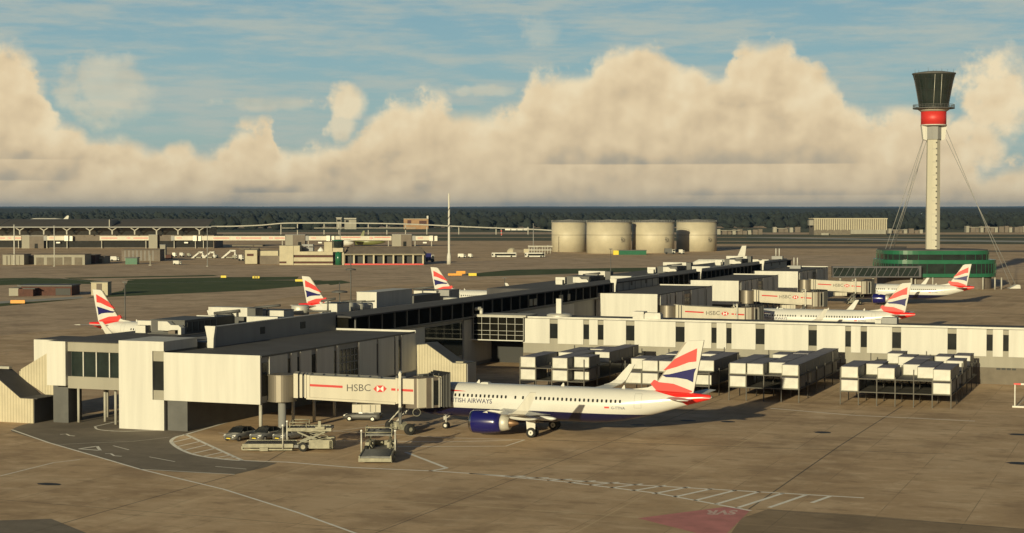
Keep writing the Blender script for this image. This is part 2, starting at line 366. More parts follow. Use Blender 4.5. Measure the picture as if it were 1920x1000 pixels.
def make_airliner(label, group):
    root = thing('airliner', label, 'aircraft', (0,0,0), 0, group)
    mb = MB(); n = 40; vs = []
    for (x, zc, r) in FUS:
        for i in range(n):
            a = 2*PI*i/n; vs.append((x, r*.975*math.cos(a), zc+r*math.sin(a)))
    fs = [(j*n+i, j*n+(i+1) % n, (j+1)*n+(i+1) % n, (j+1)*n+i) for j in range(len(FUS)-1) for i in range(n)]
    mb.add(vs, fs, 0, True); mb.f.append([(len(FUS)-1)*n+i for i in range(n)]); mb.m.append(0); mb.s.append(False)
    mb.ball((15.2,0,2.15), 5.6, 1.75, 1.0, 20, 10, 0)          # belly fairing
    body = mb.build('fuselage', [M['livery']], root)
    c = MB().tube((37.5,0,5.0), (37.75,0,5.0), .19, .15, 12); c.build('exhaust_cone', M['steel'], body)
    for sg in (-1, 1):                      # cabin windows
        w = MB()
        w.add([side_pt(0+dx, 4.30+dz, sg, .015) for dx, dz in ((-.10,-.13),(-.05,-.17),(.05,-.17),(.10,-.13),(.10,.13),(.05,.17),(-.05,.17),(-.10,.13))] if False else
              [(dx, sg*(1.875 + .012 - (.30*dz)), 4.30+dz) for dx, dz in ((-.115,-.13),(-.06,-.18),(.06,-.18),(.115,-.13),(.115,.13),(.06,.18),(-.06,.18),(-.115,.13))], [tuple(range(8))])
        me = w.mesh('window', [M['glass']])
        xs = [7.05+.5335*i for i in range(13)] + [14.65, 15.6, 16.15, 16.7, 17.23] + [17.76+.5335*i for i in range(20)]
        for x in xs:
            if x > 27.6: continue
            o = bpy.data.objects.new('window', me); COL.objects.link(o); o.parent = root; o.location = (x, 0, 0)
            if x > 24.2: zc, r = fus_r(x); o.location.y = -sg*max(0, 1.875-(r*.975*math.sqrt(max(0,1-((4.30-zc)/r)**2)))) + sg*.012
        t = text_mb('BRITISH AIRWAYS', .52, 0, .012)
        L0 = max(v[0] for v in t.v)
        t.xf(lambda p: Vector(side_pt((5.95+p.x*5.8/L0) if sg < 0 else (11.75-p.x*5.8/L0), 3.46+p.y, sg, .02)))
        t.build('fuselage_lettering', [M['navy_text']], root, fix=False)
        r_ = MB(); pts = []
        for i in range(9): x = 3.2+(8.3-3.2)*i/8; pts.append(side_pt(x, 4.76+.26*(1-i/8)**.8, sg, .02))
        for i in range(9): x = 8.25-(8.25-3.2)*i/8; pts.append(side_pt(x, 4.74-.12*(i/8), sg, .02))
        for i in range(8): r_.add([pts[i], pts[i+1], pts[16-i], pts[17-i]], [(0,1,2,3)])
        r_.build('red_ribbon_mark', [M['red']], root, fix=False)
        t = text_mb('G-TTNA', .30); L1 = max(v[0] for v in t.v)
        t.xf(lambda p: Vector(side_pt((26.35+p.x) if sg < 0 else (26.35+L1-p.x), 3.40+p.y, sg, .02)))
        t.build('registration_lettering', [M['navy_text']], root, fix=False)
        f = MB(); f.add([side_pt(x, z, sg, .02) for x, z in ((25.55,3.47),(26.1,3.47),(26.1,3.67),(25.55,3.67))], [(0,1,2,3)]); f.build('flag_mark', [M['red']], root, fix=False)
        for x0, x1, z0, z1 in ((5.0,5.9,2.95,4.85),(29.0,29.8,3.6,5.2)):     # cabin door outline
            d = MB()
            for xa, za, xb, zb in ((x0,z0,x0,z1),(x1,z0,x1,z1),(x0,z1,x1,z1),(x0,z0,x1,z0)):
                for k in range(6):
                    xs_, xe_ = xa+(xb-xa)*k/6, xa+(xb-xa)*(k+1)/6; za_, zb_ = za+(zb-za)*k/6, za+(zb-za)*(k+1)/6
                    dx, dz = (.015, 0) if xa == xb else (0, .015)
                    d.add([side_pt(xs_-dx,za_-dz,sg,.008), side_pt(xs_+dx,za_+dz,sg,.008), side_pt(xe_+dx,zb_+dz,sg,.008), side_pt(xe_-dx,zb_-dz,sg,.008)], [(0,1,2,3)])
            d.build('door_seam', [M['grey']], root, fix=False)
    fin = MB(); outline = [(28.2,5.60),(30.2,5.86),(31.2,6.35),(31.7,6.95),(34.72,11.12),(35.0,11.30),(36.75,11.42),(35.55,5.45),(33,4.9),(29,5.1)]
    fin.extr(outline, 'y', -.15, .15, 0)
    for mi, band in FIN_BANDS:
        pts = [fin_xz(*p) for p in band]
        for sg in (-1, 1): fin.add([(x, sg*.157, z) for x, z in pts], [tuple(range(len(pts)))], 1+mi)
    fin.build('tail_fin', [M['white'], M['red'], M['blue']], root)
    MB().extr([(34.55,11.13),(31.3,6.6),(31.45,6.6),(34.72,11.13)], 'y', -.09, .09).build('fin_leading_edge', M['steel'], root)
    for sg in (-1, 1):
        wing_loft([(.55,32.3,3.3,4.75,.34),(2.5,33.3,2.5,4.88,.26),(6.2,35.2,1.35,5.2,.12)], sg).build('tailplane', [M['wing']], root)
        wg = wing_loft([(1.2,11.4,7.6,2.35,.95),(2.1,12.1,6.7,2.45,.85),(6.2,14.2,4.5,2.85,.58),(11.5,16.9,3.0,3.45,.36),(16.7,19.5,1.75,4.15,.20)], sg)
        w = wg.build('wing', [M['wing']], root)
        sh = MB()
        secs = [(16.7,19.5,1.75,4.15,.10),(17.15,20.1,1.6,4.32,.09),(17.45,20.75,1.4,4.75,.08),(17.9,22.45,.72,6.75,.05)]
        vs = []
        for (y, xl, ch, z, t) in secs: vs += [(xl, sg*(y-t), z+t), (xl+ch, sg*(y-t), z+t), (xl+ch, sg*(y+t), z-t*.3), (xl, sg*(y+t), z-t*.3)]
        fs = [(j*4+i, j*4+(i+1) % 4, j*4+4+(i+1) % 4, j*4+4+i) for j in range(3) for i in range(4)] + [(0,1,2,3), (12,13,14,15)]
        sh.add(vs, fs); sh.build('winglet', [M['white']], w)
        for y, x0, zc in ((4.6,17.6,2.35),(8.3,17.0,2.75),(12.2,18.1,3.25)):
            MB().ball((x0+1.4, sg*y, zc), 1.75, .2, .28, 10, 8).build('flap_track_fairing', [M['wing']], w)
        e = MB(); ey = sg*5.75
        e.lathe([(1.02,.75),(1.10,.30),(1.20,0),(1.28,.12),(1.31,.34)], (10.75,ey,1.78), 'x', 28, 0, True, False, [2,0,0,0])
        e.lathe([(1.31,.34),(1.34,1.0),(1.32,1.9),(1.20,3.0),(1.06,3.75),(1.0,3.75)], (10.75,ey,1.78), 'x', 28, 1, True, False)
        e.lathe([(1.02,.75),(.25,.8),(.02,.35)], (10.75,ey,1.78), 'x', 20, 2, True, False)
        en = e.build('engine', [M['chrome'], M['blue'], M['dgrey']], root)
        MB().lathe([(.98,3.6),(.92,4.1),(.74,4.75),(.66,4.75)], (10.75,ey,1.78), 'x', 24, 0, True, True).build('exhaust_nozzle', [M['pipe']], en)
        MB().lathe([(.55,4.5),(.42,5.0),(.12,5.75),(.02,5.8)], (10.75,ey,1.78), 'x', 18, 0, True, False).build('exhaust_plug', [M['bronze']], en)
        MB().hexa([(12.2,ey-.2,2.95),(17.2,ey-.15,2.2),(17.2,ey+.15,2.2),(12.2,ey+.2,2.95),(13.1,ey-.18,3.2),(17.6,ey-.12,2.9),(17.6,ey+.12,2.9),(13.1,ey+.18,3.2)]).build('engine_pylon', [M['white']], en)
        MB().extr([(11.9,2.78),(13.0,2.86),(12.9,3.12)], 'y', ey-sg*-.62-.02, ey-sg*-.62+.02).build('engine_strake', [M['white']], en)
        g = MB(); gy = sg*3.8
        g.tube((17.5,gy,.6), (17.3,sg*3.4,2.5), .14); g.tube((17.5,gy,.55), (17.5,gy-.55,.55), .1); g.tube((17.5,gy,1.2),(16.6,sg*2.2,2.3),.07)
        gear = g.build('main_gear_leg', [M['pipe']], root)
        MB().hexa([(16.95,gy+sg*.42,.95),(17.95,gy+sg*.42,.75),(17.95,gy+sg*.36,.75),(16.95,gy+sg*.36,.95),(16.75,gy+sg*.30,2.45),(18.0,gy+sg*.30,2.45),(18.0,gy+sg*.24,2.45),(16.75,gy+sg*.24,2.45)]).build('gear_door', [M['white']], gear)
        for k in (-.46, .46):
            wh = MB().lathe([(.30,-.20),(.52,-.20),(.58,-.12),(.58,.12),(.52,.20),(.30,.20)], (17.5,gy+k,.58), 'y', 24, 0, True, False)
            wh.lathe([(.31,-.17),(.31,.17)], (17.5,gy+k,.58), 'y', 18, 1, False, True); wh.lathe([(.09,-.21),(.09,.21)], (17.5,gy+k,.58), 'y', 10, 2, False, True)
            wh.build('wheel', [M['rubber'], M['whitebox'], M['dgrey']], gear)
    g = MB().tube((5.07,0,.4), (5.0,0,1.95), .09); g.tube((5.07,-.3,.38), (5.07,.3,.38), .07); g.tube((5.05,0,1.2),(6.0,0,1.9),.05); g.box(4.85,-.28,1.05,5.0,.28,1.5)
    ng = g.build('nose_gear_leg', [M['white']], root)
    for k in (-.25, .25):
        wh = MB().lathe([(.2,-.1),(.35,-.1),(.38,-.05),(.38,.05),(.35,.1),(.2,.1)], (5.07,k,.38), 'y', 20, 0, True, False); wh.lathe([(.21,-.085),(.21,.085)], (5.07,k,.38), 'y', 16, 1, False, True)
        wh.build('wheel', [M['rubber'], M['whitebox']], ng)
    a = MB()
    for x in (9.0, 19.6, 27.0): a.extr([(x,5.6),(x+.45,5.6),(x+.40,6.0),(x+.28,6.0)], 'y', -.03, .03)
    a.build('antenna', [M['white']], root)
    MB().hexa([(9.6,-.5,5.55),(10.7,-.5,5.55),(10.7,.5,5.55),(9.6,.5,5.55),(9.8,-.4,5.76),(10.6,-.4,5.76),(10.6,.4,5.76),(9.8,.4,5.76)]).build('antenna_fairing', [M['white']], root)
    w = MB()
    for sg in (-1, 1):
        for x0, x1, z0, z1, zt in ((1.42,2.0,3.55,3.62,4.05),(2.05,2.75,3.62,3.68,4.25),(2.8,3.35,3.70,3.75,4.30)):
            w.add([side_pt(x0,z0,sg,.012), side_pt(x1,z1,sg,.012), side_pt(x1,zt,sg,.012), side_pt(x0+.1,zt-.12,sg,.012)], [(0,1,2,3)])
    w.build('cockpit_window', [M['glass']], root, fix=False)
    return root
jet = make_airliner('white and navy airliner parked nearest, engine and lettered fuselage in full view', 'airliners parked at the pier')
jet.location = (-86.0, 188.36, 0)
jets = [jet]
for (tx, ty), rz, lab in (((-49.4,354.0), 0, 'white airliner behind the long low wing, lower half hidden by its roof edge'),
                          ((-51.4,484.0), 0, 'white airliner farthest away, parked in front of the green-banded round building'),
                          ((-187.6,270.2), PI, 'white airliner beyond the pier with red and blue tail beside the leftmost lamp pole'),
                          ((-181.8,341.6), PI, 'white airliner whose tail rises behind the rooftop cylinders and the big white roof box'),
                          ((-179.5,407.8), PI, 'white airliner with its tail showing over the dark sloping pier roof, third beyond the pier')):
    x = tx-36.75 if rz == 0 else tx+36.75
    jets.append(dup(jet, (x, ty, 0), rz, lab))
# ------------------------------------------------------------------ jet bridges
def emblem(mb, cx, cz, h, y, mr, mw):
    a = h/2
    mb.add([(cx-a,y+.004,cz-a),(cx+a,y+.004,cz-a),(cx+a,y+.004,cz+a),(cx-a,y+.004,cz+a)], [(0,1,2,3)], mw)
    for t in ([(-a,-a),(-a,a),(-2*a,0)], [(a,-a),(a,a),(2*a,0)], [(-a,a),(a,a),(0,0)], [(-a,-a),(a,-a),(0,0)]):
        mb.add([(cx+p[0], y, cz+p[1]) for p in t], [(0,1,2)], mr)
def slope(z0, z1, L0, L1): return lambda x: z0+(z1-z0)*(x-L0)/(L1-L0)
def make_bridge(label, group):              # local x runs from the rotunda to the cab
    root = thing('jet_bridge', label, 'jet bridge', (0,0,0), 0, group)
    MB().lathe([(1.72,3.85),(1.72,3.95),(1.62,3.95),(1.62,6.85),(1.72,6.85),(1.72,6.98),(.3,7.12),(.02,7.12)], n=36, sm=False).build('rotunda', [M['steel']], root)
    MB().lathe([(.75,0),(.75,.12),(.46,.12),(.46,3.86)], n=20).build('rotunda_column', [M['grey']], root)
    zt = slope(7.05, 6.36, 1.6, 15.2); zb = slope(4.50, 3.62, 1.6, 15.2)
    def sbox(x0, x1, hy, t0, b0, m=0, mb=None):
        mb = mb or MB()
        return mb.hexa([(x0,-hy,zb(x0)-b0),(x1,-hy,zb(x1)-b0),(x1,hy,zb(x1)-b0),(x0,hy,zb(x0)-b0),(x0,-hy,zt(x0)+t0),(x1,-hy,zt(x1)+t0),(x1,hy,zt(x1)+t0),(x0,hy,zt(x0)+t0)], m)
    col = MB(); sbox(1.45,1.95,1.5,.12,.15,0,col); sbox(2.15,2.45,1.42,.05,.1,0,col); sbox(2.7,2.9,1.42,.05,.1,0,col); sbox(1.9,2.75,1.22,-.08,0,1,col)
    col.build('rotunda_collar', [M['tunnel'], M['dgrey']], root)
    hy = 1.25; tn = sbox(2.85,13.5,hy,-.05,0); sbox(2.85,3.3,hy+.07,.0,.05,0,tn)
    tun = tn.build('inner_tunnel', [M['tunnel']], root)
    ou = sbox(13.25,15.4,hy+.14,.10,.12); sbox(13.25,13.45,hy+.19,.14,.16,0,ou); out = ou.build('outer_tunnel', [M['tunnel']], root)
    bm = MB(); 
    for yy in (-hy-.02, hy-.18): bm.hexa([(2.9,yy,zb(2.9)-.26),(13.2,yy,zb(13.2)-.28),(13.2,yy+.2,zb(13.2)-.28),(2.9,yy+.2,zb(2.9)-.26),(2.9,yy,zb(2.9)-.02),(13.2,yy,zb(13.2)-.02),(13.2,yy+.2,zb(13.2)-.02),(2.9,yy+.2,zb(2.9)-.02)])
    bm.build('floor_beam', [M['tunnel']], root)
    rf = MB()
    for x in [3.4+1.35*i for i in range(7)]: rf.box(x, -hy+.05, zt(x)-.06, x+.08, hy-.05, zt(x)+.02)
    for yy in (-hy+.1, hy-.2): rf.hexa([(2.9,yy,zt(2.9)-.06),(11.2,yy,zt(11.2)-.06),(11.2,yy+.1,zt(11.2)-.06),(2.9,yy+.1,zt(2.9)-.06),(2.9,yy,zt(2.9)+.06),(11.2,yy,zt(11.2)+.06),(11.2,yy+.1,zt(11.2)+.06),(2.9,yy+.1,zt(2.9)+.06)])
    rf.build('roof_rail', [M['dgrey']], root)
    for sg in (-1, 1):
        mk = MB(); y = sg*(hy+.012); mid = lambda x: (zt(x)+zb(x))/2+.12
        def stripe(x0, x1, h, yy):
            mk.add([(x0,yy,mid(x0)-h),(x1,yy,mid(x1)-h),(x1,yy,mid(x1)+h),(x0,yy,mid(x0)+h)], [(0,1,2,3)], 0)
        stripe(3.32, 7.1, .135, y); stripe(12.75, 13.24, .135, y); stripe(13.46, 15.3, .135, sg*(hy+.155))
        t = text_mb('HSBC', .80, 1); L = max(v[0] for v in t.v); W = 2.75
        t.xf(lambda p: Vector((7.6 + (p.x*W/L if sg < 0 else W-p.x*W/L), y, mid(9)-.40+p.y)))
        mk.add(t.v, t.f, 1); emblem(mk, 11.45, mid(11.45), .78, y, 0, 2)
        mk.build('tunnel_sign', [M['red'], M['logo_grey'], M['lamp']], tun, fix=False)
    X = 13.75
    lf = MB()
    for sg in (-1, 1): lf.box(X-.14, sg*(hy+.46)-.13, 3.2, X+.14, sg*(hy+.46)+.13, 7.05); 
    lf.box(X-.18, -hy-.5, 6.9, X+.18, hy+.5, 7.15); lf.box(X-.16, -hy-.5, 3.2, X+.16, hy+.5, 3.42); lf.box(X-.1,-hy-.52,7.05,X+.1,-hy-.3,7.35)
    lf.build('lift_frame', [M['pipe']], root)
    bg = MB(); bg.box(-.22,-1.9,.45,.22,1.9,.85); bg.box(-.5,-.7,.6,.5,.7,1.3); bg.tube((0,0,.9),(0,0,2.2),.16); bg.box(-.35,-1.2,.8,.35,-.5,1.15)
    bog = bg.build('wheel_bogie', [M['gse']], root, (X,0,0)); bog.rotation_euler = (0,0,R(30))
    lg = MB()
    for sg in (-1, 1): lg.box(X-.16,sg*.75-.16,1.1,X+.16,sg*.75+.16,3.3); lg.tube((X,sg*.75,2.4),(X,sg*1.6,3.2),.09)
    lg.build('lift_leg', [M['dgrey']], root)
    for sg in (-1, 1):
        MB().lathe([(.25,-.24),(.52,-.28),(.66,-.2),(.66,.2),(.52,.28),(.25,.24)], (0,sg*2.3,.66), 'y', 20, 0, True, False).lathe([(.26,-.2),(.26,.2)], (0,sg*2.3,.66), 'y', 14, 1, False, True).build('wheel', [M['rubber'], M['gse']], bog)
    ac = MB(); ac.box(8.2,-1.1,2.55,11.5,.7,3.48); 
    for x in (8.6, 10.9): ac.box(x,-.6,3.48,x+.15,.2,3.9,1)
    for x in (9.3, 10.3, 10.9): ac.box(x,-1.13,2.60,x+.05,-1.1,3.44,1)
    ac.build('air_conditioning_unit', [M['tunnel'], M['dgrey']], root)
    for k in range(3):
        MB().lathe([(.42,-.06),(.48,-.06),(.48,.06),(.42,.06)], (15.7,-1.2+.16*k,2.55), 'y', 18, 0, True, False).build('cable_reel', [M['gse']], root) if k == 0 else None
    # cab turned towards the aircraft door
    cab = thing('cab', None, None); cab.parent = root; cab.location = (15.75, .25, 0); cab.rotation_euler = (0,0,R(33))
    cb = MB(); z0, z1 = 3.0, 6.5
    cb.lathe([(1.62,z0),(1.62,z1)], (0,0,0), 'z', 24, 1, False, True)
    cb.box(.2,-1.75,z0,2.0,1.55,z1+.05,1); cb.box(-.9,-1.66,z0+.1,.25,-1.3,z1,0)
    cb.build('cab_shell', [M['tunnel'], M['brown']], cab)
    cw = MB(); cw.box(2.0,-1.7,z0+.05,2.35,-1.45,z1,0); cw.box(2.0,1.3,z0+.05,2.35,1.5,z1,0); cw.box(2.0,-1.7,z1-.2,2.35,1.5,z1+.02,0); cw.box(1.1,-1.80,z0+.3,1.8,-1.75,z1-.3,1); cw.box(.9,-1.84,z0,1.08,-1.75,z1,0); cw.box(1.85,-1.84,z0,2.0,-1.75,z1,0)
    cw.build('cab_frame', [M['pipe'], M['glass']], cab)
    be = MB()
    prev = None
    for i in range(4):
        x = 2.35+.38*i; w = 1.6+.08*i; t = z1+.18+.12*i; q = [(x,-w,z0-.1),(x,w,z0-.1),(x,w,t),(x,-w,t)]
        if prev:
            xm = x-.19; iw = w-.16; mid_ = [(xm,-iw,z0),(xm,iw,z0),(xm,iw,t-.25),(xm,-iw,t-.25)]
            for A, B in ((prev, mid_), (mid_, q)):
                be.add(A+B, [(1,2,6,5),(2,3,7,6),(3,0,4,7),(0,1,5,4)])
        prev = q
    be.build('bellows_canopy', [M['black']], cab)
    rp = MB()
    for i in range(5): rp.tube((-.6+.75*i,-1.0,z1+.02),(-.6+.75*i,-1.0,z1+.45),.05)
    rp.tube((-.6,-1.0,z1+.45),(2.4,-1.0,z1+.45),.04); rp.box(.6,-.3,z1,1.4,.6,z1+.28); rp.build('cab_roof_rail', [M['dgrey']], cab)
    st = MB()
    for sg in (1,): 
        for i in range(10): st.box(15.0-.28*i, 1.6, 3.0-.3*i, 15.3-.28*i, 2.6, 3.06-.3*i)
        st.bar((15.1,1.6,3.0),(12.4,1.6,.15),.08); st.bar((15.1,2.6,3.0),(12.4,2.6,.15),.08); st.bar((15.1,1.6,4.0),(12.4,1.6,1.1),.05); st.bar((15.1,2.6,4.0),(12.4,2.6,1.1),.05)
    st.build('service_stair', [M['pipe']], root)
    return root
jb = make_bridge('cream boarding bridge with red stripe, docked at the nearest airliner', 'boarding bridges')
jb.location = (-96.9, 177.0, 0); jb.rotation_euler = (0,0,R(24))
# ------------------------------------------------------------------ gate buildings of the pier
def gate_wall_spans():                      # panel / gap spans along the side wall, read off the nearest block
    px = [(504,538),(545,556),(562,583),(593,625),(631,635),(672,705),(709,738),(741,746),(752,779)]
    return [(GX(a, 690, -98.3).y-174.35, GX(b, 690, -98.3).y-174.35) for a, b in px]
SPANS = gate_wall_spans(); DEP = 43.6
def make_gate(label, group, near):
    r = thing('gate_building', label, 'building', (0,0,0), 0, group)
    core = MB().box(-12.8,.25,3.72,-.12,DEP,9.05,0)
    core.build('upper_floor', [M['grey']], r)
    MB().box(-12.95,.0,3.62,.0,.25,9.3).build('end_wall', [M['white']], r)
    rf = MB().box(-12.8,.25,9.05,-.12,DEP-.2,9.16); rf.build('roof', [M['roof']], r)
    ed = MB().box(-12.8,DEP-.2,9.05,.12,DEP+.05,9.42); ed.box(-.12,.25,9.05,.06,DEP-.2,9.26,1); ed.build('parapet', [M['white'], M['dgrey']], r)
    for y0, y1 in SPANS:
        MB().box(-.12,y0,3.9,.10,y1,9.02).build('wall_panel', [M['white']], r)
    gaps = [(SPANS[i][1], SPANS[i+1][0]) for i in range(len(SPANS)-1)] + [(.6, SPANS[0][0])]
    for y0, y1 in gaps:
        if y1-y0 < .3: continue
        w = MB().box(-.12,y0+.05,4.5,-.06,y1-.05,8.4).build('window', [M['glass']], r)
        if y1-y0 > 3.5:
            f = MB()
            for k in range(1, 5): y = y0+(y1-y0)*k/5; f.box(-.06,y-.05,4.5,.0,y+.05,8.4)
            for z in (5.6,6.7,7.5): f.box(-.06,y0,z-.04,.0,y1,z+.04)
            f.build('window_frame', [M['grey']], w)
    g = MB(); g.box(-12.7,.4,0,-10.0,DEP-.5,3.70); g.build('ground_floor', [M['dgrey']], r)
    for y in (.7, 8.6, 14.0, 19.5, 26.0, 33.0, 40.0):
        MB().tube((-.35,y,0),(-.35,y,3.72),.2,n=10).build('column', [M['concrete']], r)
    # raised plant screen with its splayed end piece
    s = MB().box(-12.75,9.7,9.1,-12.35,DEP,11.62); s.box(-12.8,9.7,11.62,-12.25,DEP,11.72,1); s.box(-19.0,9.7,9.1,-12.75,DEP,9.8,0); s.box(-19.0,DEP-.3,9.8,-12.75,DEP,10.6,0)
    s.box(-12.37,22,10.0,-12.30,23.2,10.9,2); s.box(-12.37,33,10.0,-12.30,34.4,10.9,2)
    s.build('plant_screen', [M['grey'], M['whitebox'], M['black']], r)
    MB().extr([(-12.55,8.95),(-11.75,8.95),(-11.7,10.3),(-11.45,11.85),(-12.95,11.85),(-12.6,10.3)], 'y', 9.25, 9.7).build('screen_end_piece', [M['white']], r)
    if near:
        st = MB().box(-19.2,0,0,-14.6,7.5,10.55); st.box(-14.6,.0,9.42,-12.95,7.5,10.55); st.box(-14.6,.0,0,-12.95,7.5,3.62); st.box(-14.6,.35,3.62,-12.95,7.5,9.42,1)
        st.box(-14.6,.2,8.2,-12.95,.36,9.42,2); st.box(-14.6,.2,3.62,-12.95,.36,4.75,2); st.box(-14.64,-.03,3.62,-14.5,.2,9.42,0)
        st.build('stair_tower', [M['white'], M['dgrey'], M['tan']], r)
        MB().box(-14.5,.28,4.75,-12.95,.34,8.2).build('window', [M['glass']], r)
        # glazed corridor to the left
        c = MB().box(-26.8,.5,4.5,-19.2,12,5.96,0); c.box(-26.8,.5,9.0,-19.2,12,10.15,0); c.box(-26.8,1.2,5.96,-19.2,12,9.0,1); c.build('corridor', [M['tan'], M['dgrey']], r)
        for k in range(4):
            x = -26.55+k*1.87
            w = MB().box(x,.9,5.96,x+1.75,.98,9.0).build('window', [M['glassg']], r)
            MB().box(x+1.75,.7,5.96,x+1.87,.98,9.0).build('window_frame', [M['whitebox']], w)
        MB().box(-29.5,0,4.82,-26.8,12.5,10.2).build('corner_block', [M['white']], r)
        MB().box(-36.2,6.5,4.6,-29.5,12.5,9.75).build('rear_block', [M['white']], r)
        rr = MB().extr([(-29.4,.2),(-19.2,.2),(-19.2,7.6),(-12.9,7.6),(-12.9,9.7),(-18.6,9.7),(-18.6,44),(-29.4,44)], 'z', 10.16, 10.22); rr.box(-36.1,6.6,9.76,-29.5,12.4,9.82); rr.build('corridor_roof', [M['roof']], r)
        bd = MB().box(-29.4,12,4.6,-18.6,44,10.14); bd.build('rear_range', [M['grey']], r)
        for x, y in ((-27.2,3.2),(-24.6,5.0),(-21.7,3.0),(-27.0,9.0),(-21.7,9.5),(-32.5,9.5),(-27.0,16.0),(-22.0,18.0)):
            MB().tube((x,y,0),(x,y,4.6),.17,n=10).build('column', [M['concrete']], r)
        MB().box(-30.2,2.2,0,-28.0,5.0,4.8).build('lift_core', [M['dgrey']], r)
    else:
        st = MB().box(-15.2,.4,3.2,-12.95,9,9.2,0); st.box(-15.2,.2,8.3,-12.95,.4,9.3,1); st.box(-15.3,.15,3.2,-15.15,.4,9.3,2); st.box(-15.1,.3,3.4,-12.95,.4,8.3,3)
        st.build('side_bay', [M['grey'], M['tan'], M['white'], M['glass']], r)
    return r
g1 = make_gate('nearest pier gate block, tall white stair tower and glazed corridor on columns facing the apron', 'gate blocks of the pier', True)
g1.location = (-98.3, 174.35, 0)
g2 = make_gate('white gate block rising right behind the low wing roof, first after the glazed link', 'gate blocks of the pier', False)
g2.location = (-96.3, 331.3, 0)
g3 = dup(g2, (-96.5, 401.2, 0), None, 'white pier gate block between two others, its face half covered by the block in front')
g4 = dup(g2, (-96.2, 469.0, 0), None, 'white pier gate block farthest along, beside the latticed footbridge to the round building')
# boarding bridges of the further gates: same offset from their block as the nearest
for gt, lab in ((g2, 'cream boarding bridge with red stripe just above the low wing roof, docked at an airliner'),
                (g3, 'cream boarding bridge with red stripe standing empty, no airliner at its cab'),
                (g4, 'cream boarding bridge with red stripe reaching the airliner by the green-banded building')):
    dup(jb, (gt.location.x+1.4, gt.location.y+2.65, 0), None, lab)
# spine of the pier
M['gallery'] = mat('black_gallery_glass', (.014,.013,.010), .6, var=.4, sc=.3, spec=0.0)
sp = thing('pier_spine', 'long dark glazed corridor of the pier running back between the gate blocks', 'building')
SX = -108.6; Y0s, Y1s = 218.2, 520
b = MB().box(-114.5, Y0s, 8.5, SX-.2, Y1s, 10.9); b.build('glazed_gallery', [M['gallery']], sp); MB().box(-116.5, Y0s, 8.2, -114.5, 326, 9.9).box(-131, 326, 8.2, -114.5, Y1s, 10.18).build('side_roof', [M['roof']], sp)
rf = MB().extr([(-115.0,11.0),(-112.0,11.25),(SX+.25,11.05),(SX+.25,10.85),(-115.0,10.85)], 'y', Y0s, Y1s); rf.build('roof', [M['roof']], sp)
k = 0; y = Y0s+2
while y < 470:
    MB().box(SX-.2, y-.09, 8.5, SX+.02, y+.09, 10.8).build('mullion', [M['dgrey']], sp); y += 4.4
MB().box(SX-.22, Y0s, 8.2, SX+.05, Y1s, 8.5).build('floor_band', [M['dgrey']], sp)
MB().box(-116.5, Y0s, 0, SX-.9, 326, 8.2).box(-130.5, 326, 0, SX-.9, Y1s, 8.2).build('lower_wall', [M['grey']], sp)
for y0, y1 in ((221,229),(233,246),(262,285),(287,318),(335,350),(356,386),(398,412),(420,450)):
    MB().box(SX-.9, y0, .6, SX-.72, y1, 7.9).build('wall_panel', [M['white']], sp)
for y0, y1 in ((229.4,232.6),(246.4,261.5)):
    MB().box(SX-.92, y0, 2.2, SX-.84, y1, 7.6).build('window', [M['glassg']], sp)
MB().box(SX-.9, 232, 0, SX+.6, 236, 8.0).build('wall_buttress', [M['grey']], sp)
for y, w in ((291,1.5),(293.2,1.5),(307,2.2),(312,1.4)):
    MB().box(SX-.02, y, 8.8, SX+.06, y+w, 10.0).build('lit_window', [M['cream']], sp)
# glazed link from the spine to the wing
lk = thing('glazed_link', 'glazed link corridor with white grid of bars between the pier and the low wing', 'link bridge')
yl = 265.2; pa, pb = GY(872, 593, yl), GY(981, 641, yl); x0, x1, zt_, zb_ = pa.x, pb.x, pa.z, GY(872, 636, yl).z
MB().box(SX-.5, yl+.15, zb_, x1, yl+6, zt_).build('corridor_glass', [M['gallery']], lk)
fr = MB()
for i in range(8): x = x0+(x1-x0)*i/7; fr.box(x-.026, yl+.05, zb_, x+.026, yl+.15, zt_)
for k in (.22, .40, .70): z = zb_+(zt_-zb_)*k; fr.box(x0, yl+.06, z-.022, x1, yl+.15, z+.022)
fr.box(x0-.1, yl-.08, zb_-.12, x1, yl+.3, zb_+.04); fr.box(x0, yl-.05, zt_-.06, x1, yl+.3, zt_+.04); fr.build('glazing_bars', [M['whitebox']], lk)
MB().box(x0-1.3, yl-.2, zb_-.6, x0-.1, yl+6, zt_+.1).build('end_pier', [M['grey']], lk)
MB().box(x0, yl-.1, zt_+.04, x1+.5, yl+5.5, zt_+.34).build('roof_coping', [M['concrete']], lk)
MB().tube((x0+.8,yl+.1,zt_),(x0+.8,yl+.1,zt_+1.4),.32,n=12).tube((x0+.8,yl+.1,zt_+1.2),(x0+2.6,yl+.8,zt_+1.3),.3,n=12).tube((x0+2.6,yl+.8,zt_+1.3),(x0+2.6,yl+.8,zt_),.3,n=12).build('vent_pipe', [M['pipe']], lk)
MB().box(SX-.8, yl+9, 0, x1, yl+10, zb_+1.0).build('lower_wall', [M['black']], lk)  # set back and coloured black to stand for the shade under the link
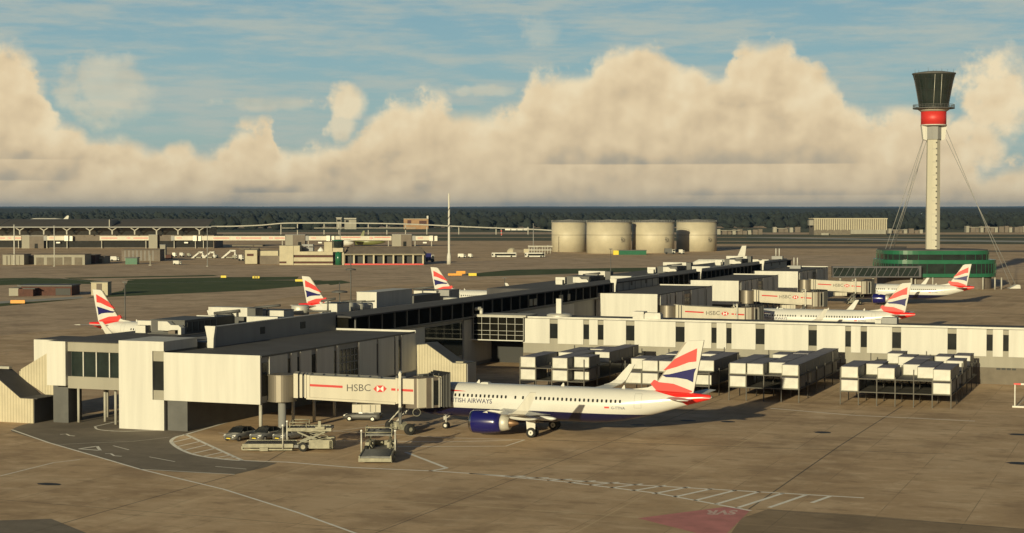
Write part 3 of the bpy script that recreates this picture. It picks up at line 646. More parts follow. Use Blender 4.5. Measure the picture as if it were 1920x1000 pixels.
# low wing
wg = thing('low_wing', 'long low building of white panels and narrow dark windows behind the cabin racks', 'building')
WY, WX0, WX1 = 265.98, -100.4, 12.0
MB().box(WX0, WY+.12, 0, WX1, WY+10.5, 8.12).build('wall', [M['tan']], wg)
MB().box(WX0, WY+.02, 0, WX1, WY+.12, 2.5).build('plinth', [M['tandark']], wg)
MB().box(WX0+.3, WY+.5, 8.12, WX1, WY+10.4, 8.22).build('roof', [M['roof']], wg)
cp = MB().box(WX0, WY-.10, 8.30, WX1, WY+.5, 8.58,0); cp.box(WX0, WY+.1, 8.12, WX1, WY+.5, 8.30,1); cp.build('coping', [M['whitebox'], M['dgrey']], wg)
edges = [-100.38,-95.68,-94.28,-89.84,-88.83,-87.36,-86.36,-82.55,-81.11,-74.24,-72.74,-68.36,-67.5,-65.94,-65.07,-61.21,-59.76,-52.85,-51.52,-47.13,-46.23,-44.76,-43.78,-39.97,-38.6,-31.68,-30.34,-25.97,-25.04,-23.57,-22.73,-18.9,-17.5,-10.6,-9.2,-4.9,-4.0,-2.5,-1.6,2.2,3.6,10.5]
for i in range(0, len(edges), 2):
    MB().box(edges[i], WY-.08, 4.15, edges[i+1], WY+.12, 8.22).build('wall_panel', [M['white']], wg)
    if i+2 < len(edges): MB().box(edges[i+1]+.02, WY+.06, 5.02, edges[i+2]-.02, WY+.115, 7.45).build('window', [M['glass']], wg)
for k in range(4):
    MB().box(-24.5+.75*k, WY-.01, 2.18, -23.9+.75*k, WY+.02, 2.48).build('grille', [M['black']], wg)
for i, (lx, c) in enumerate(((WX1-1, 1),)): pass
t = thing('rooftop_vent', 'pale flat drum with upright white vent at the left end of the low wing roof', 'roof vent', (-95.1, WY+3, 8.22))
MB().lathe([(2.1,0),(2.1,.55),(1.6,.75),(.02,.75)], n=28).build('drum', [M['pipe']], t); MB().box(-.45,-.3,.7,.45,.3,3.2).build('flue', [M['white']], t)
t = thing('rooftop_box', 'two joined white boxes sitting on the low wing roof edge', 'roof unit', (-79.6, WY+.6, 8.58))
MB().box(-1.9,-.4,-.3,-.05,1.6,1.15).build('housing', [M['whitebox']], t); MB().box(.0,-.2,-.1,2.7,1.3,.75).box(.1,-.1,.75,2.6,1.2,.95).build('duct_section', [M['whitebox']], t)
t = thing('rooftop_cabin', 'small dark grey box on the low wing roof, right of the red tail cone', 'roof unit', (-41.6, WY+8.6, 8.24))
MB().box(-1.2,-1.0,-.1,1.2,1.0,.95).build('housing', [M['grey']], t); MB().box(-2.2,-1.0,-.1,-1.25,.2,.55).build('fan_box', [M['whitebox']], t)
# covered stair on the right rear corner of the nearest gate block
t = thing('covered_stair', 'ribbed cream stair enclosure sloping down behind the nearest boarding bridge', 'stair enclosure', (-98.1, 218.0, 0))
MB().extr([(0,0),(7.45,0),(7.45,4.98),(5.45,4.98),(1.5,7.5),(0,7.35)], 'y', .0, 3.6, 0).build('side_wall', [M['ribbed']], t)
MB().hexa([(0,-.02,7.36),(1.5,-.02,7.51),(1.5,3.65,7.51),(0,3.65,7.36),(0,-.02,7.44),(1.5,-.02,7.59),(1.5,3.65,7.59),(0,3.65,7.44)]).hexa([(1.5,-.02,7.51),(5.45,-.02,4.99),(5.45,3.65,4.99),(1.5,3.65,7.51),(1.5,-.02,7.59),(5.45,-.02,5.07),(5.45,3.65,5.07),(1.5,3.65,7.59)]).box(5.45,-.02,4.99,7.5,3.65,5.07).build('roof', [M['dgrey']], t)
MB().box(5.8,.2,5.07,6.9,1.0,5.22).build('skylight', [M['cream']], t)
MB().box(7.45,.3,0,7.55,3.3,4.9).build('door', [M['grey']], t)
# switchback stair at the left end
t = thing('covered_stair', 'ribbed cream switchback stair enclosure at the left edge below the white corner block', 'stair enclosure', (-130.0, 174.6, 0))
MB().extr([(0,0),(0,3.0),(-1.9,3.0),(-6.6,6.25),(-9.5,6.25),(-9.5,0)], 'y', 0, 1.9).build('lower_flight_wall', [M['ribbed']], t)
MB().extr([(1.0,2.9),(1.0,8.6),(-.4,8.6),(-5.2,6.0),(-5.2,5.2),(-1.0,2.9)], 'y', 4.2, 4.4).build('upper_flight_wall', [M['ribbed']], t)
MB().hexa([(-6.6,-.02,6.26),(-1.9,-.02,3.01),(-1.9,4.2,3.01),(-6.6,4.2,6.26),(-6.6,-.02,6.34),(-1.9,-.02,3.09),(-1.9,4.2,3.09),(-6.6,4.2,6.34)]).box(-1.9,-.02,3.01,.6,4.2,3.09).box(-9.5,-.02,6.26,-6.6,1.9,6.34).build('roof', [M['roof']], t)
MB().box(-6.9,1.9,6.35,-5.0,2.5,6.65).build('hatch', [M['concrete']], t)
MB().box(.0,.1,0,.06,4.0,2.9).build('door', [M['dgrey']], t)
# ------------------------------------------------------------------ plant on the pier roofs
def duct_piece(mb, y0, y1, s=1.0, ox=0, oz=0):
    pts = [(0,0),(0,1.55),(1.85,1.55),(2.6,.95),(4.1,.95),(4.6,.5),(4.6,-.65),(4.0,-.65),(4.0,.15),(2.75,.1),(1.9,-.05)]
    return mb.extr([(ox+p[0]*s, oz+p[1]*s) for p in pts], 'y', y0, y1)
def make_plant(gx, gy, kind):               # the same six units stand behind each gate block
    out = []
    PY = 8.0
    def P(px, py, yy=PY+174.35): p = GY(px, py, yy); return p.x+98.3, p.z
    a = thing('air_handler', 'A', 'air handling unit', (gx-22.0, gy+15.2, 10.22), 0, 'air handlers with duct bends on the pier roof')
    x = MB().box(-2.5,0,.12,2.5,8,1.7); x.box(-2.6,-.1,1.7,2.6,8.1,1.82); x.build('housing', [M['dgrey']], a)
    duct_piece(MB(), -1.2, -.3, .74, -.7, .55).build('duct', [M['white']], a)
    MB().box(.6,-.85,.12,1.6,-.05,.8).build('filter_box', [M['brown']], a); MB().box(-2.6,-.7,0,2.7,8.1,.12).build('base_frame', [M['dgrey']], a)
    m_ = MB()
    for k in range(5): m_.box(2.5,.6+1.5*k,.3,2.56,1.6+1.5*k,1.5)
    m_.build('louvre', [M['black']], a); out.append(a)
    v = thing('vent_cowl', 'A', 'roof vent', (gx-26.5, gy+16.3, 10.22), 0, 'white vent cowls beside the air handlers')
    MB().box(-.7,-.6,0,.8,.6,.95).build('lower_hood', [M['white']], v); MB().box(-1.2,.7,.2,.95,1.8,1.5).build('upper_hood', [M['white']], v); out.append(v)
    f = thing('plant_frame', 'A', 'plant frame', (gx-21.8, gy+24.6, 10.22), 0, 'white angle frames on the pier roof')
    MB().box(-1.7,0,1.4,1.05,.5,1.85).build('top_beam', [M['white']], f); MB().box(.7,0,0,1.05,.5,1.4).build('leg', [M['white']], f); MB().box(-2.4,.55,0,.65,6,1.55).build('dark_duct', [M['black']], f); out.append(f)
    l = thing('chiller', 'A', 'chiller', (gx-26.3, gy+37.0, 10.22), 0, 'white chillers with dark pipes on the pier roof')
    MB().box(-3.2,.6,.9,3.1,2.6,2.15).build('housing', [M['white']], l)
    p = MB().tube((-2.0,.2,1.3),(2.0,.3,1.75),.22); p.tube((-1.2,0,1.15),(.9,.1,1.2),.16); p.tube((.6,.3,.2),(.6,.3,1.5),.12); p.tube((1.6,.3,.2),(1.6,.3,1.7),.12)
    p.build('pipework', [M['dgrey']], l); MB().box(-3.0,-.2,0,3.0,2.7,.9).box(3.15,.6,0,4.4,2.7,2.1).build('pump_skid', [M['dgrey']], l)
    t_ = thing('flat_tray', 'A', 'roof unit', (gx-17.5, gy+32.0, 9.82), 0, 'long white trays beside the plant screens')
    MB().box(-2.6,0,.5,2.2,1.6,1.75).build('tray_housing', [M['white']], t_); MB().box(-2.4,1.6,0,2.0,5,1.5).build('rear_casing', [M['dgrey']], t_); MB().box(-2.6,0,0,2.2,1.6,.5).build('plinth', [M['dgrey']], t_)
    out.append(l); out.append(t_)
    return out
pl1 = make_plant(-98.3, 174.35, 0)
KIND = [('dark air handler with white bottle-shaped duct', 'white'), ('pair of white vent cowls', 'white'), ('white angle frame round a dark duct', 'white'), ('white chiller with dark pipes in front', 'white'), ('long white tray unit', 'white')]
WHERE = ['on the nearest block, behind the tall stair tower', 'on the first block past the glazed link', 'on the half-covered middle block', 'on the farthest gate block']
for i, u in enumerate(pl1): u['label'] = KIND[i][0]+' '+WHERE[0]
for gi, g in enumerate((g2, g3, g4)):
    for i, u in enumerate(pl1):
        dup(u, (g.location.x+u.location.x+98.3, g.location.y+u.location.y-174.35, u.location.z), None, KIND[i][0]+' '+WHERE[gi+1])
def roof_item(name, label, cat, px0, py0, px1, py1, y, depth, m='white', z0=None, extra=None, group=None):
    a = GY(px0, py1, y); b_ = GY(px1, py0, y); t = thing(name, label, cat, ((a.x+b_.x)/2, y, a.z if z0 is None else z0), 0, group)
    h = b_.z-t.location.z; w = (b_.x-a.x)/2
    MB().box(-w,0,0,w,depth,h).build('housing', [M[m]], t)
    e = MB().box(-w-.06,-.05,h,w+.06,depth+.05,h+.08)
    if extra == 'pipe': e.tube((-w,-.3,h+.35),(w*.7,.2,h+.75),.2); e.tube((-w*.2,-.2,h*.2),(-w*.2,0,h+.5),.12)
    e.build('lid', [M['dgrey' if extra == 'pipe' else m]], t); return t
roof_item('roof_box', 'long low white plant box with dark pipework above, right of the splayed roof end piece', 'roof unit', 480, 583, 532, 604, 216, 3, 'white', None, 'pipe')
roof_item('roof_box', 'square white plant box in front of the second tail, left of the rooftop cylinders', 'roof unit', 604, 570, 632, 592, 226, 4, 'white', None, 'pipe')
roof_item('roof_box', 'large plain white plant room, biggest box on the pier roof', 'plant room', 669, 549, 706, 590, 252, 14, 'white')
roof_item('roof_box', 'low white box with dark sides near the third tail, on the dark pier roof', 'roof unit', 776, 546, 818, 566, 300, 6, 'white', None, 'pipe')
roof_item('roof_box', 'dark grey box directly right of the low white one, below the third tail', 'roof unit', 815, 545, 842, 572, 301, 5, 'grey')
roof_item('roof_box', 'long dark louvred plant housing between the plant room and the third tail', 'roof unit', 745, 556, 776, 578, 285, 12, 'dgrey')
for i, (px, lab) in enumerate(((652, 'first'), (671, 'second'), (688, 'third'))):
    p = GY(px, 590, 236+3*i); t = thing('roof_cylinder', '%s upright steel cylinder from the left, in front of the big white plant room' % lab, 'roof tank', (p.x, p.y, p.z), 0, 'steel cylinders on the pier roof')
    MB().lathe([(.95,0),(.95,1.7),(.8,1.85),(.02,1.9)], n=24).build('shell', [M['pipe']], t); MB().tube((-.9,0,2.0),(1.2,.3,2.1),.12).build('top_pipe', [M['dgrey']], t)
for px, py, lab in ((845,573,'steel drum on the pier roof under the third tail'), (563,590,'steel drum with a pipe behind the screen wall, under the second tail')):
    p = GY(px, py, 270 if px > 800 else 224); t = thing('roof_drum', lab, 'roof tank', (p.x, p.y, p.z)); MB().lathe([(1.3,0),(1.3,1.3),(1.1,1.4),(.02,1.4)], n=24).build('shell', [M['pipe']], t)
    MB().tube((1.2,0,.5),(5,0,.6),.14).build('pipe', [M['dgrey']], t)
for gt, a, b in ((g4, 'two white flues over the farthest gate block roof', 10.5), (g4, 'two white flues on a dark box at the end of the pier roof', 3.0)):
    off = -b; t = thing('roof_flue', a, 'flue', (gt.location.x+off-3, gt.location.y+(36 if b > 5 else 26), 11.6 if b > 5 else 9.2)); 
    m = MB()
    for x in (-.5, .5): m.tube((x,0,.9),(x,0,3.2),.16)
    m.build('flue_pipe', [M['white']], t); MB().box(-1.6,-.8,0,1.6,.8,.9).build('base_box', [M['grey']], t)
# ------------------------------------------------------------------ ground
def apron_mat(name, cols, joint=True, big=.02, streak=.55, rough=.9):
    cols = [tuple(c*.86 for c in q) for q in cols]
    m = bpy.data.materials.new(name); m.use_nodes = True; nt = m.node_tree; L = nt.links
    b = nt.nodes['Principled BSDF']; b.inputs['Roughness'].default_value = rough; b.inputs['Specular IOR Level'].default_value = .25
    ge = nd(nt, 'ShaderNodeNewGeometry'); P = ge.outputs['Position']; sx = nd(nt, 'ShaderNodeSeparateXYZ'); L.new(P, sx.inputs[0]); X, Y = sx.outputs[0], sx.outputs[1]
    n1 = noise(nt, P, big, 7, .6); n2 = noise(nt, P, .22, 6, .65); n3 = noise(nt, P, 2.2, 4, .6)
    s1 = noise(nt, P, .16, 5, .65, (1.0, .22, 1)); s2 = noise(nt, P, .05, 5, .6, (.3, 1.0, 1))
    c = mixc(nt, sstep(nt, n1, .38, .62), cols[0], cols[1])
    c = mixc(nt, math_n(nt, 'MULTIPLY', sstep(nt, n2, .50, .70), .75), c, cols[2])
    c = mixc(nt, math_n(nt, 'MULTIPLY', math_n(nt, 'SUBTRACT', 1.0, sstep(nt, n2, .28, .46)), .60), c, cols[3])
    c = mixc(nt, math_n(nt, 'MULTIPLY', sstep(nt, s1, .55, .72), streak), c, cols[3])
    c = mixc(nt, math_n(nt, 'MULTIPLY', sstep(nt, s2, .56, .70), streak*.8), c, tuple(v*.62 for v in cols[0]))
    c = mixc(nt, math_n(nt, 'MULTIPLY', sstep(nt, n3, .40, .80), .22), c, tuple(v*.6 for v in cols[0]))
    n4 = noise(nt, P, .075, 5, .6); n5 = noise(nt, P, .5, 4, .6, (.55, 1.0, 1))
    c = mixc(nt, math_n(nt, 'MULTIPLY', sstep(nt, n4, .50, .68), .55), c, cols[2])
    c = mixc(nt, math_n(nt, 'MULTIPLY', math_n(nt, 'SUBTRACT', 1.0, sstep(nt, n4, .34, .50)), .62), c, cols[3])
    c = mixc(nt, math_n(nt, 'MULTIPLY', sstep(nt, n5, .52, .70), .50), c, cols[2])
    c = mixc(nt, math_n(nt, 'MULTIPLY', math_n(nt, 'SUBTRACT', 1.0, sstep(nt, n5, .30, .46)), .60), c, cols[3])
    if joint:
        cell = nd(nt, 'ShaderNodeTexWhiteNoise', noise_dimensions='2D'); cc = nd(nt, 'ShaderNodeCombineXYZ')
        L.new(math_n(nt, 'FLOOR', math_n(nt, 'DIVIDE', math_n(nt, 'ADD', X, 5003.6), 7.4)), cc.inputs[0]); L.new(math_n(nt, 'FLOOR', math_n(nt, 'DIVIDE', math_n(nt, 'ADD', Y, 1.0), 7.4)), cc.inputs[1])
        L.new(cc.outputs[0], cell.inputs['Vector'])
        c = mixc(nt, math_n(nt, 'MULTIPLY', cell.outputs['Value'], .20), c, tuple(v*.66 for v in cols[0]))
        for v, off, w, k in ((X, 5003.6, .012, .45), (Y, 1.0, .010, .35)):
            f = math_n(nt, 'FRACT', math_n(nt, 'DIVIDE', math_n(nt, 'ADD', v, off), 7.4))
            g = math_n(nt, 'LESS_THAN', f, w); g = math_n(nt, 'MULTIPLY', g, math_n(nt, 'MULTIPLY', sstep(nt, n2, .35, .6), k))
            c = mixc(nt, g, c, (.10,.085,.06))
    if joint:
        for (off, per, w, k, v) in ((3.0, 37.0, .005, .28, X), (11.0, 29.6, .008, .4, Y)):
            g = math_n(nt, 'LESS_THAN', math_n(nt, 'FRACT', math_n(nt, 'DIVIDE', math_n(nt, 'ADD', v, 5000+off), per)), w)
            c = mixc(nt, math_n(nt, 'MULTIPLY', g, math_n(nt, 'MULTIPLY', sstep(nt, n1, .35, .55), k)), c, tuple(min(.8, q*1.45) for q in cols[1]))
    L.new(c, b.inputs['Base Color'])
    bp = nd(nt, 'ShaderNodeBump'); bp.inputs['Strength'].default_value = .25; bp.inputs['Distance'].default_value = .02; L.new(n3, bp.inputs['Height']); L.new(bp.outputs['Normal'], b.inputs['Normal'])
    return m
M['apron'] = apron_mat('weathered_apron_concrete', [(.63,.435,.26),(.75,.53,.325),(.88,.66,.435),(.39,.265,.16)])
M['taxi'] = apron_mat('taxiway_asphalt', [(.60,.43,.285),(.70,.515,.345),(.82,.62,.43),(.37,.265,.175)], False, .012, .5)
M['asphalt'] = apron_mat('dark_road_asphalt', [(.245,.205,.16),(.28,.235,.185),(.32,.27,.215),(.19,.16,.125)], False, .04, .25)
M['grass'] = apron_mat('mown_airfield_grass', [(.065,.10,.028),(.085,.115,.035),(.12,.13,.05),(.045,.07,.02)], False, .03, .6, 1.0)
M['field'] = apron_mat('rough_dark_field', [(.10,.115,.06),(.13,.135,.075),(.17,.16,.10),(.07,.085,.045)], False, .006, .7, 1.0)
M['rubberstain'] = apron_mat('tyre_blackened_asphalt', [(.20,.165,.12),(.24,.20,.145),(.28,.235,.17),(.15,.12,.09)], False, .02, .6)
g = MB().add([(-30000,-200,0),(30000,-200,0),(30000,40000,0),(-30000,40000,0)], [(0,1,2,3)]).build('apron', [M['apron']]); tag(g, kind='structure')
def flat(name, pts, m, z, label=None, curve=False):
    v = [(p.x, p.y, z) for p in (G(*q) for q in pts)]
    o = MB().add(v, [tuple(range(len(v)))]).build(name, [m]); return tag(o, kind='structure')
def smooth(pts, k=6, closed=False):
    out = []; n = len(pts)
    for i in range(n-1):
        p0, p1, p2, p3 = [Vector((*pts[max(0, min(n-1, j))], 0)) for j in (i-1, i, i+1, i+2)]
        for t in range(k):
            t /= k; out.append(tuple((.5*((2*p1)+(p2-p0)*t+(2*p0-5*p1+4*p2-p3)*t*t+(3*p1-p0-3*p2+p3)*t**3))[:2]))
    out.append(tuple(pts[-1])); return out
def strip(mb, pts, w, z=.012, world=False):
    P = [p if world else G(*p) for p in pts]; P = [Vector((p[0], p[1], z)) for p in P]
    L, Rr = [], []
    for i, p in enumerate(P):
        d = (P[min(i+1, len(P)-1)]-P[max(i-1, 0)]).normalized(); n = Vector((-d.y, d.x, 0))*w/2
        L.append(p+n); Rr.append(p-n)
    o = len(P)
    mb.add(L+Rr, [(i, i+1, o+i+1, o+i) for i in range(o-1)])
# the service road curls round the foot of the stair tower and dies out on the stand
road = smooth([(312,790),(250,775),(200,775),(120,780),(50,795),(22,806),(30,812),(90,830),(180,856),(262,880)]) + [(330,885),(440,890),(500,876),(520,868)] + smooth([(455,864),(425,862),(385,857),(355,850),(332,839),(321,828),(330,820),(348,815),(410,797),(470,778),(560,757),(660,735)])[0:] + [(640,700),(470,720),(360,760)]
flat('service_road', road, M['asphalt'], .004)
flat('asphalt_patch', [(-60,978),(96,973),(168,1002),(260,1060),(-60,1060)], M['asphalt'], .004)
flat('dark_stand_patch', [(1390,972),(1440,955),(1600,965),(1920,992),(2000,1060),(1330,1060)], apron_mat('dark_stand_concrete', [(.35,.255,.16),(.42,.305,.195),(.48,.36,.24),(.24,.175,.115)]), .004)
flat('red_marking', [(1196,972),(1358,951),(1408,956),(1360,1003),(1318,1003)], mat('faded_red_marking', (.60,.235,.22), .85, var=.22, sc=.5), .008)
mk = MB()
for pts, w in (([(430,818),(500,812)],.12),
               (smooth([(455,864),(425,862),(385,857),(355,850),(332,839),(321,828),(330,820),(348,815),(410,797),(470,778),(560,757)]),.22), ([(348,815),(455,864)],.22), ([(455,864),(540,867),(660,877),(820,884),(1000,896),(1200,910),(1620,934)],.20),
               ([(0,893),(100,868),(150,862)],.10), ([(22,806),(90,830),(180,856),(262,880),(420,918),(560,962),(680,1005)],.15), ([(262,880),(440,890)],.10), ([(178,800),(222,790)],.14), (smooth([(178,800),(186,806),(230,809),(300,807)]),.14),
               ([(760,848),(838,878)],.22), ([(838,878),(805,884)],.22), ([(560,826),(830,829),(960,826)],.14), ([(690,838),(948,837),(984,825)],.16), ([(600,808),(700,812),(830,821),(984,825)],.12),
               ([(1445,766),(1600,779),(1828,790)],.18), ([(880,888),(1060,904),(1230,925),(1408,958)],.20), ([(560,815),(660,805),(760,790)],.10), ([(410,812),(440,815)],.1), ([(340,752),(560,757),(700,762)],.08),
               ([(1085,905),(1205,936)],.0)):
    if w: strip(mk, pts, w*2.0)
cvp = smooth([(455,862),(400,850),(350,838),(326,827),(330,816),(350,808)]); 
for a, b_ in (((323,830),(361,821)),((332,838),(375,828)),((344,845),(389,834)),((360,851),(404,841)),((380,856),(419,848)),((400,859),(433,854)),((421,861),(443,858))): strip(mk, [a, b_], .3)
for i in range(15):                          # hatched strip along the stand head
    t = i/14; xa = 985+(1600-985)*t; ya = 893+(934-893)*t
    xb = xa-(38+62*t); yb = 888+(xb-880)/(1408-880)*70*(.55+.45*max(0,min(1,(xb-880)/528)))
    if i < 12: strip(mk, [(xa,ya),(xb,yb)], .42)
    elif i == 12: strip(mk, [(xa,ya),(xa-70,ya+24)], .42)
    elif i == 13: strip(mk, [(xa,ya),(xa-34,ya+12)], .42)
strip(mk, [(113,815),(124,814),(130,817),(140,818)], .25); strip(mk, [(197,851),(208,851),(214,855),(228,856)], .25)
for a, b_ in (((148,842),(182,837)),((182,837),(188,845)),((188,845),(148,842)),((212,836),(242,844)),((280,857),(328,866)),((404,875),(462,880)),((108,834),(170,831)),((170,831),(250,828)),((250,828),(318,820))): strip(mk, [a, b_], .16 if a[0] in (212,280,404) else (.34 if a[0] in (148,182,188) else .08))
tag(mk.build('ground_marking', [M['mark']], fix=False), kind='structure')
lt = text_mb('SVR', 1.0, 0, .035); L = max(v[0] for v in lt.v)
pa, pb, pu = G(1384,957.5), G(1325,957.5), G(1378,965.5); hy_ = max(v[1] for v in lt.v)
lt.xf(lambda p: Vector((pa.x+(pb.x-pa.x)*p.x/L+(pu.x-pa.x)*p.y/hy_, pa.y+(pb.y-pa.y)*p.x/L+(pu.y-pa.y)*p.y/hy_, .014)))
tag(lt.build('painted_lettering', [mat('faded_white_lettering_marking', (.72,.52,.46), .85, var=.25, sc=1.5)], fix=False), kind='structure')
jn = MB()
for pts, w in (([(-86.0,100),(-86.3,152),(-95.7,187)],.14), ([(-34.4,100),(-34.2,190),(-33.4,232)],.16), ([(-67,182.7),(-22.6,187.6)],.22), ([(-33.7,146.9),(-8,145.4),(30,143.6)],.16), ([(-8,100),(-7,232)],.12), ([(-60,120),(-58,232)],.10), ([(-120,128),(-60,126),(0,122)],.10)):
    strip(jn, [Vector((*p, 0)) for p in pts], w, .006, True)
tag(jn.build('pavement_joint', [M['rubberstain']], fix=False), kind='structure')
for px, py, r1, r2 in ((92,908,1.3,.7),(1542,811,1.0,.9),(1290,789,1.0,.8),(1365,791,.9,.8),(1910,815,1.2,.9),(1912,869,1.3,1.0),(1195,797,.9,.7)):
    p = G(px, py); tag(MB().add([(p.x+r1*math.cos(2*PI*i/14)*(1+.15*math.sin(3*i)), p.y+r2*math.sin(2*PI*i/14), .008) for i in range(14)], [tuple(range(14))]).build('oil_stain', [M['black']]), kind='structure')
# taxiways, grass and far strips
def band(name, top, bot, m, z): flat(name, top + bot[::-1], m, z)
band('taxiway', [(-300,500),(400,497),(900,490),(1350,478),(1700,480),(2200,500)], [(-300,660),(300,600),(640,540),(1000,520),(1500,500),(2200,520)], M['taxi'], .004)
flat('grass_verge', [(-200,578),(0,575),(180,558),(470,545),(600,534),(640,531),(600,526),(480,526),(300,524),(240,526),(230,545),(160,560),(60,566),(-200,566)], M['grass'], .010)
flat('grass_verge', [(-200,529),(0,522),(60,521),(150,524),(210,529),(170,533),(120,532),(0,535),(-200,542)], M['grass'], .010)
flat('grass_verge', [(230,524),(420,520),(560,519),(556,525),(300,529)], M['grass'], .012)
flat('grass_verge', [(620,535),(660,530),(640,526),(600,527)], M['grass'], .012)
flat('grass_verge', [(868,515),(960,506),(1140,503),(1230,502),(1240,508),(1000,516),(900,519)], M['grass'], .012)
flat('grass_verge', [(120,521),(400,516),(410,518),(130,523)], M['grass'], .010)
flat('service_track', [(-100,571),(60,562),(150,556),(158,558),(150,560),(20,568),(-100,576)], M['concrete'], .014)
for i, (y0, y1, xa, xb, m) in enumerate(((404,424,-900,2800,'field'),(424,428,-900,1000,'taxi'),(428,436,-900,2800,'field'),(436,440,300,1500,'taxi'),(440,444.5,-900,2800,'field'),(446,452,750,2800,'field'),(453.5,458,1340,2800,'field'),(462,466,1340,1700,'rubberstain'),(470,473,1700,2800,'rubberstain'))):
    k = .0006*(xb-xa)
    flat('grass_strip' if m == 'field' else 'runway', [(xa,y0),((xa+xb)/2,y0-.2),(xb,y0+.4),(xb,y1),((xa+xb)/2,y1+.3),(xa,y1-.3)], M[m], .016+.004*i)
flat('perimeter_road', [(1400,445),(1520,446),(1700,449),(2000,453),(2000,456),(1700,452),(1520,448.5),(1400,446)], M['concrete'], .12)
fr = MB()
for pts, w in (([(600,434),(900,436.5),(1040,438)],1.6), ([(800,443.5),(1000,447),(1036,448)],1.4), ([(1340,452.5),(1500,453),(1700,459)],1.4), ([(1340,461.5),(1600,464.5)],1.4), ([(0,518),(200,517),(520,516)],.8), ([(230,533),(600,524)],.5), ([(0,556),(150,555)],.5), ([(860,510),(1100,502)],.6), ([(100,521.5),(170,529)],.5), ([(0,527),(60,522),(110,524)],.5), ([(1700,478),(1920,480)],.9), ([(1600,496),(1920,500)],.8)): strip(fr, pts, w, .13)
tag(fr.build('taxiway_edge', [M['concrete']], fix=False), kind='structure')
# ------------------------------------------------------------------ racks of cabins beside the wing
CW, CD, CH = 2.22, 4.9, 1.52
def cabin_proto(label):
    r = thing('cabin_container', label, 'container')
    MB().box(0,0,0,CW,.12,CH-.07,0).box(0,.12,0,CW,CD,CH-.07,1).build('body', [M['whitebox'], M['boxside_shade']], r)
    MB().box(-.04,-.04,CH-.07,CW+.04,CD+.02,CH).build('roof', [M['boxroof']], r)
    fr = MB()
    for x in (-.03, CW-.05): fr.box(x,-.035,0,x+.08,.02,CH-.07)
    fr.box(-.03,-.035,0,CW+.03,.02,.07); fr.build('frame', [M['gse']], r)
    return r
M['dgrey2'] = mat('slate_roof_paint', (.115,.112,.125), .7, var=.2, sc=.5)
M['boxroof'] = mat('slate_blue_roof', (.21,.20,.235), .7, var=.25, sc=.6)
M['boxside_shade'] = mat('shaded_box_side', (.17,.165,.16), .6, var=.2, sc=.8)  # side walls away from the sun: shade put into the colour
def rack(name, x0, y0, cols, deep, label):
    r = thing('cabin_rack', label, 'steel rack', (x0, y0, 0), 0, 'steel racks beside the low wing')
    W = cols*2.42
    rows = [deep*i/5 for i in range(6)]
    for i in range(cols+1):
        for j, y in enumerate(rows):
            edge_ = i in (0, cols) or j in (0, 5)
            if not edge_ and not (j == 1): continue
            MB().box(i*2.42-.07, y-.07, 0, i*2.42+.07, y+.07, 5.0 if (i*7+j*3) % 4 == 0 else 3.9).build('post', [M['rack']], r)
    for z in (1.85, 3.62):
        d = MB()
        for j, y in enumerate(rows): d.box(-.1, y-.09, z-.12, W+.1, y+.09, z)
        for i in range(cols+1): d.box(i*2.42-.06, 0, z-.14, i*2.42+.06, deep, z-.02)
        d.box(0,.1,z-.02,W,deep-.1,z-.005); d.build('deck_frame', [M['rack']], r)
    return r
M['rack'] = mat('dark_rack_steel', (.09,.082,.07), .65, var=.2, sc=1)
RACKS = [ # x0, y0, columns, depth, upper (column: depths), lower
 (-87.2, 229.8, 4, 30, {0:[0,4.95],1:[9.5,14.5],2:[0,4.95,10,17],3:[2.5,12,17,22]}, {0:[0],2:[0],3:[2.5]}, 'steel rack behind the middle of the nearest airliner, left of all racks'),
 (-71.6, 230.3, 5, 28, {0:[2.6],1:[0,5,12],2:[0,10],3:[5,14],4:[3,8,13]}, {0:[0],1:[0],2:[2],4:[1.6]}, 'steel rack half hidden behind the red and blue tail of the nearest airliner'),
 (-56.8, 230.8, 4, 31, {0:[0,5,10],1:[0,5,16],2:[2.9,8,13,19],3:[0,5,10,15,20,25]}, {0:[0],3:[0,9,14,19,24],1:[12]}, 'narrow steel rack with one unbroken line of boxes down its right side'),
 (-41.5, 230.8, 6, 31, {0:[0,5],1:[5.6,24],2:[0,18.5],3:[6.6,11.6,17],4:[2.8,7.8,21],5:[0,5,14.5,23.5]}, {0:[0],1:[13],2:[13],3:[13],4:[13],5:[0,5,15,22]}, 'widest steel rack on the right, most of its lower deck empty at the front')]
proto = None
COLN = ['leftmost', 'second from left', 'third from left', 'fourth from left', 'fifth from left', 'sixth from left', 'rightmost']
RN = ['rack behind the airliner middle', 'rack behind the airliner tail', 'narrow rack', 'widest rack on the right']
ORD = ['front', 'second', 'third', 'fourth', 'fifth', 'sixth']
for ri, (x0, y0, cols, deep, upd, lod, lab) in enumerate(RACKS):
    rack('r', x0, y0, cols, deep, lab)
    for lev, z, dct in (('upper', 3.63, upd), ('lower', 1.86, lod)):
        for c, ys in dct.items():
            cn = 'rightmost' if c == cols-1 else COLN[c]
            for k, y in enumerate(ys):
                l = '%s white box of the %s column, %s deck, %s' % (ORD[k], cn, lev, RN[ri])
                loc = (x0+c*2.42+.10, y0+y, z)
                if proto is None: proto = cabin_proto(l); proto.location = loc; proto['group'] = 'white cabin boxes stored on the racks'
                else: dup(proto, loc, None, l)
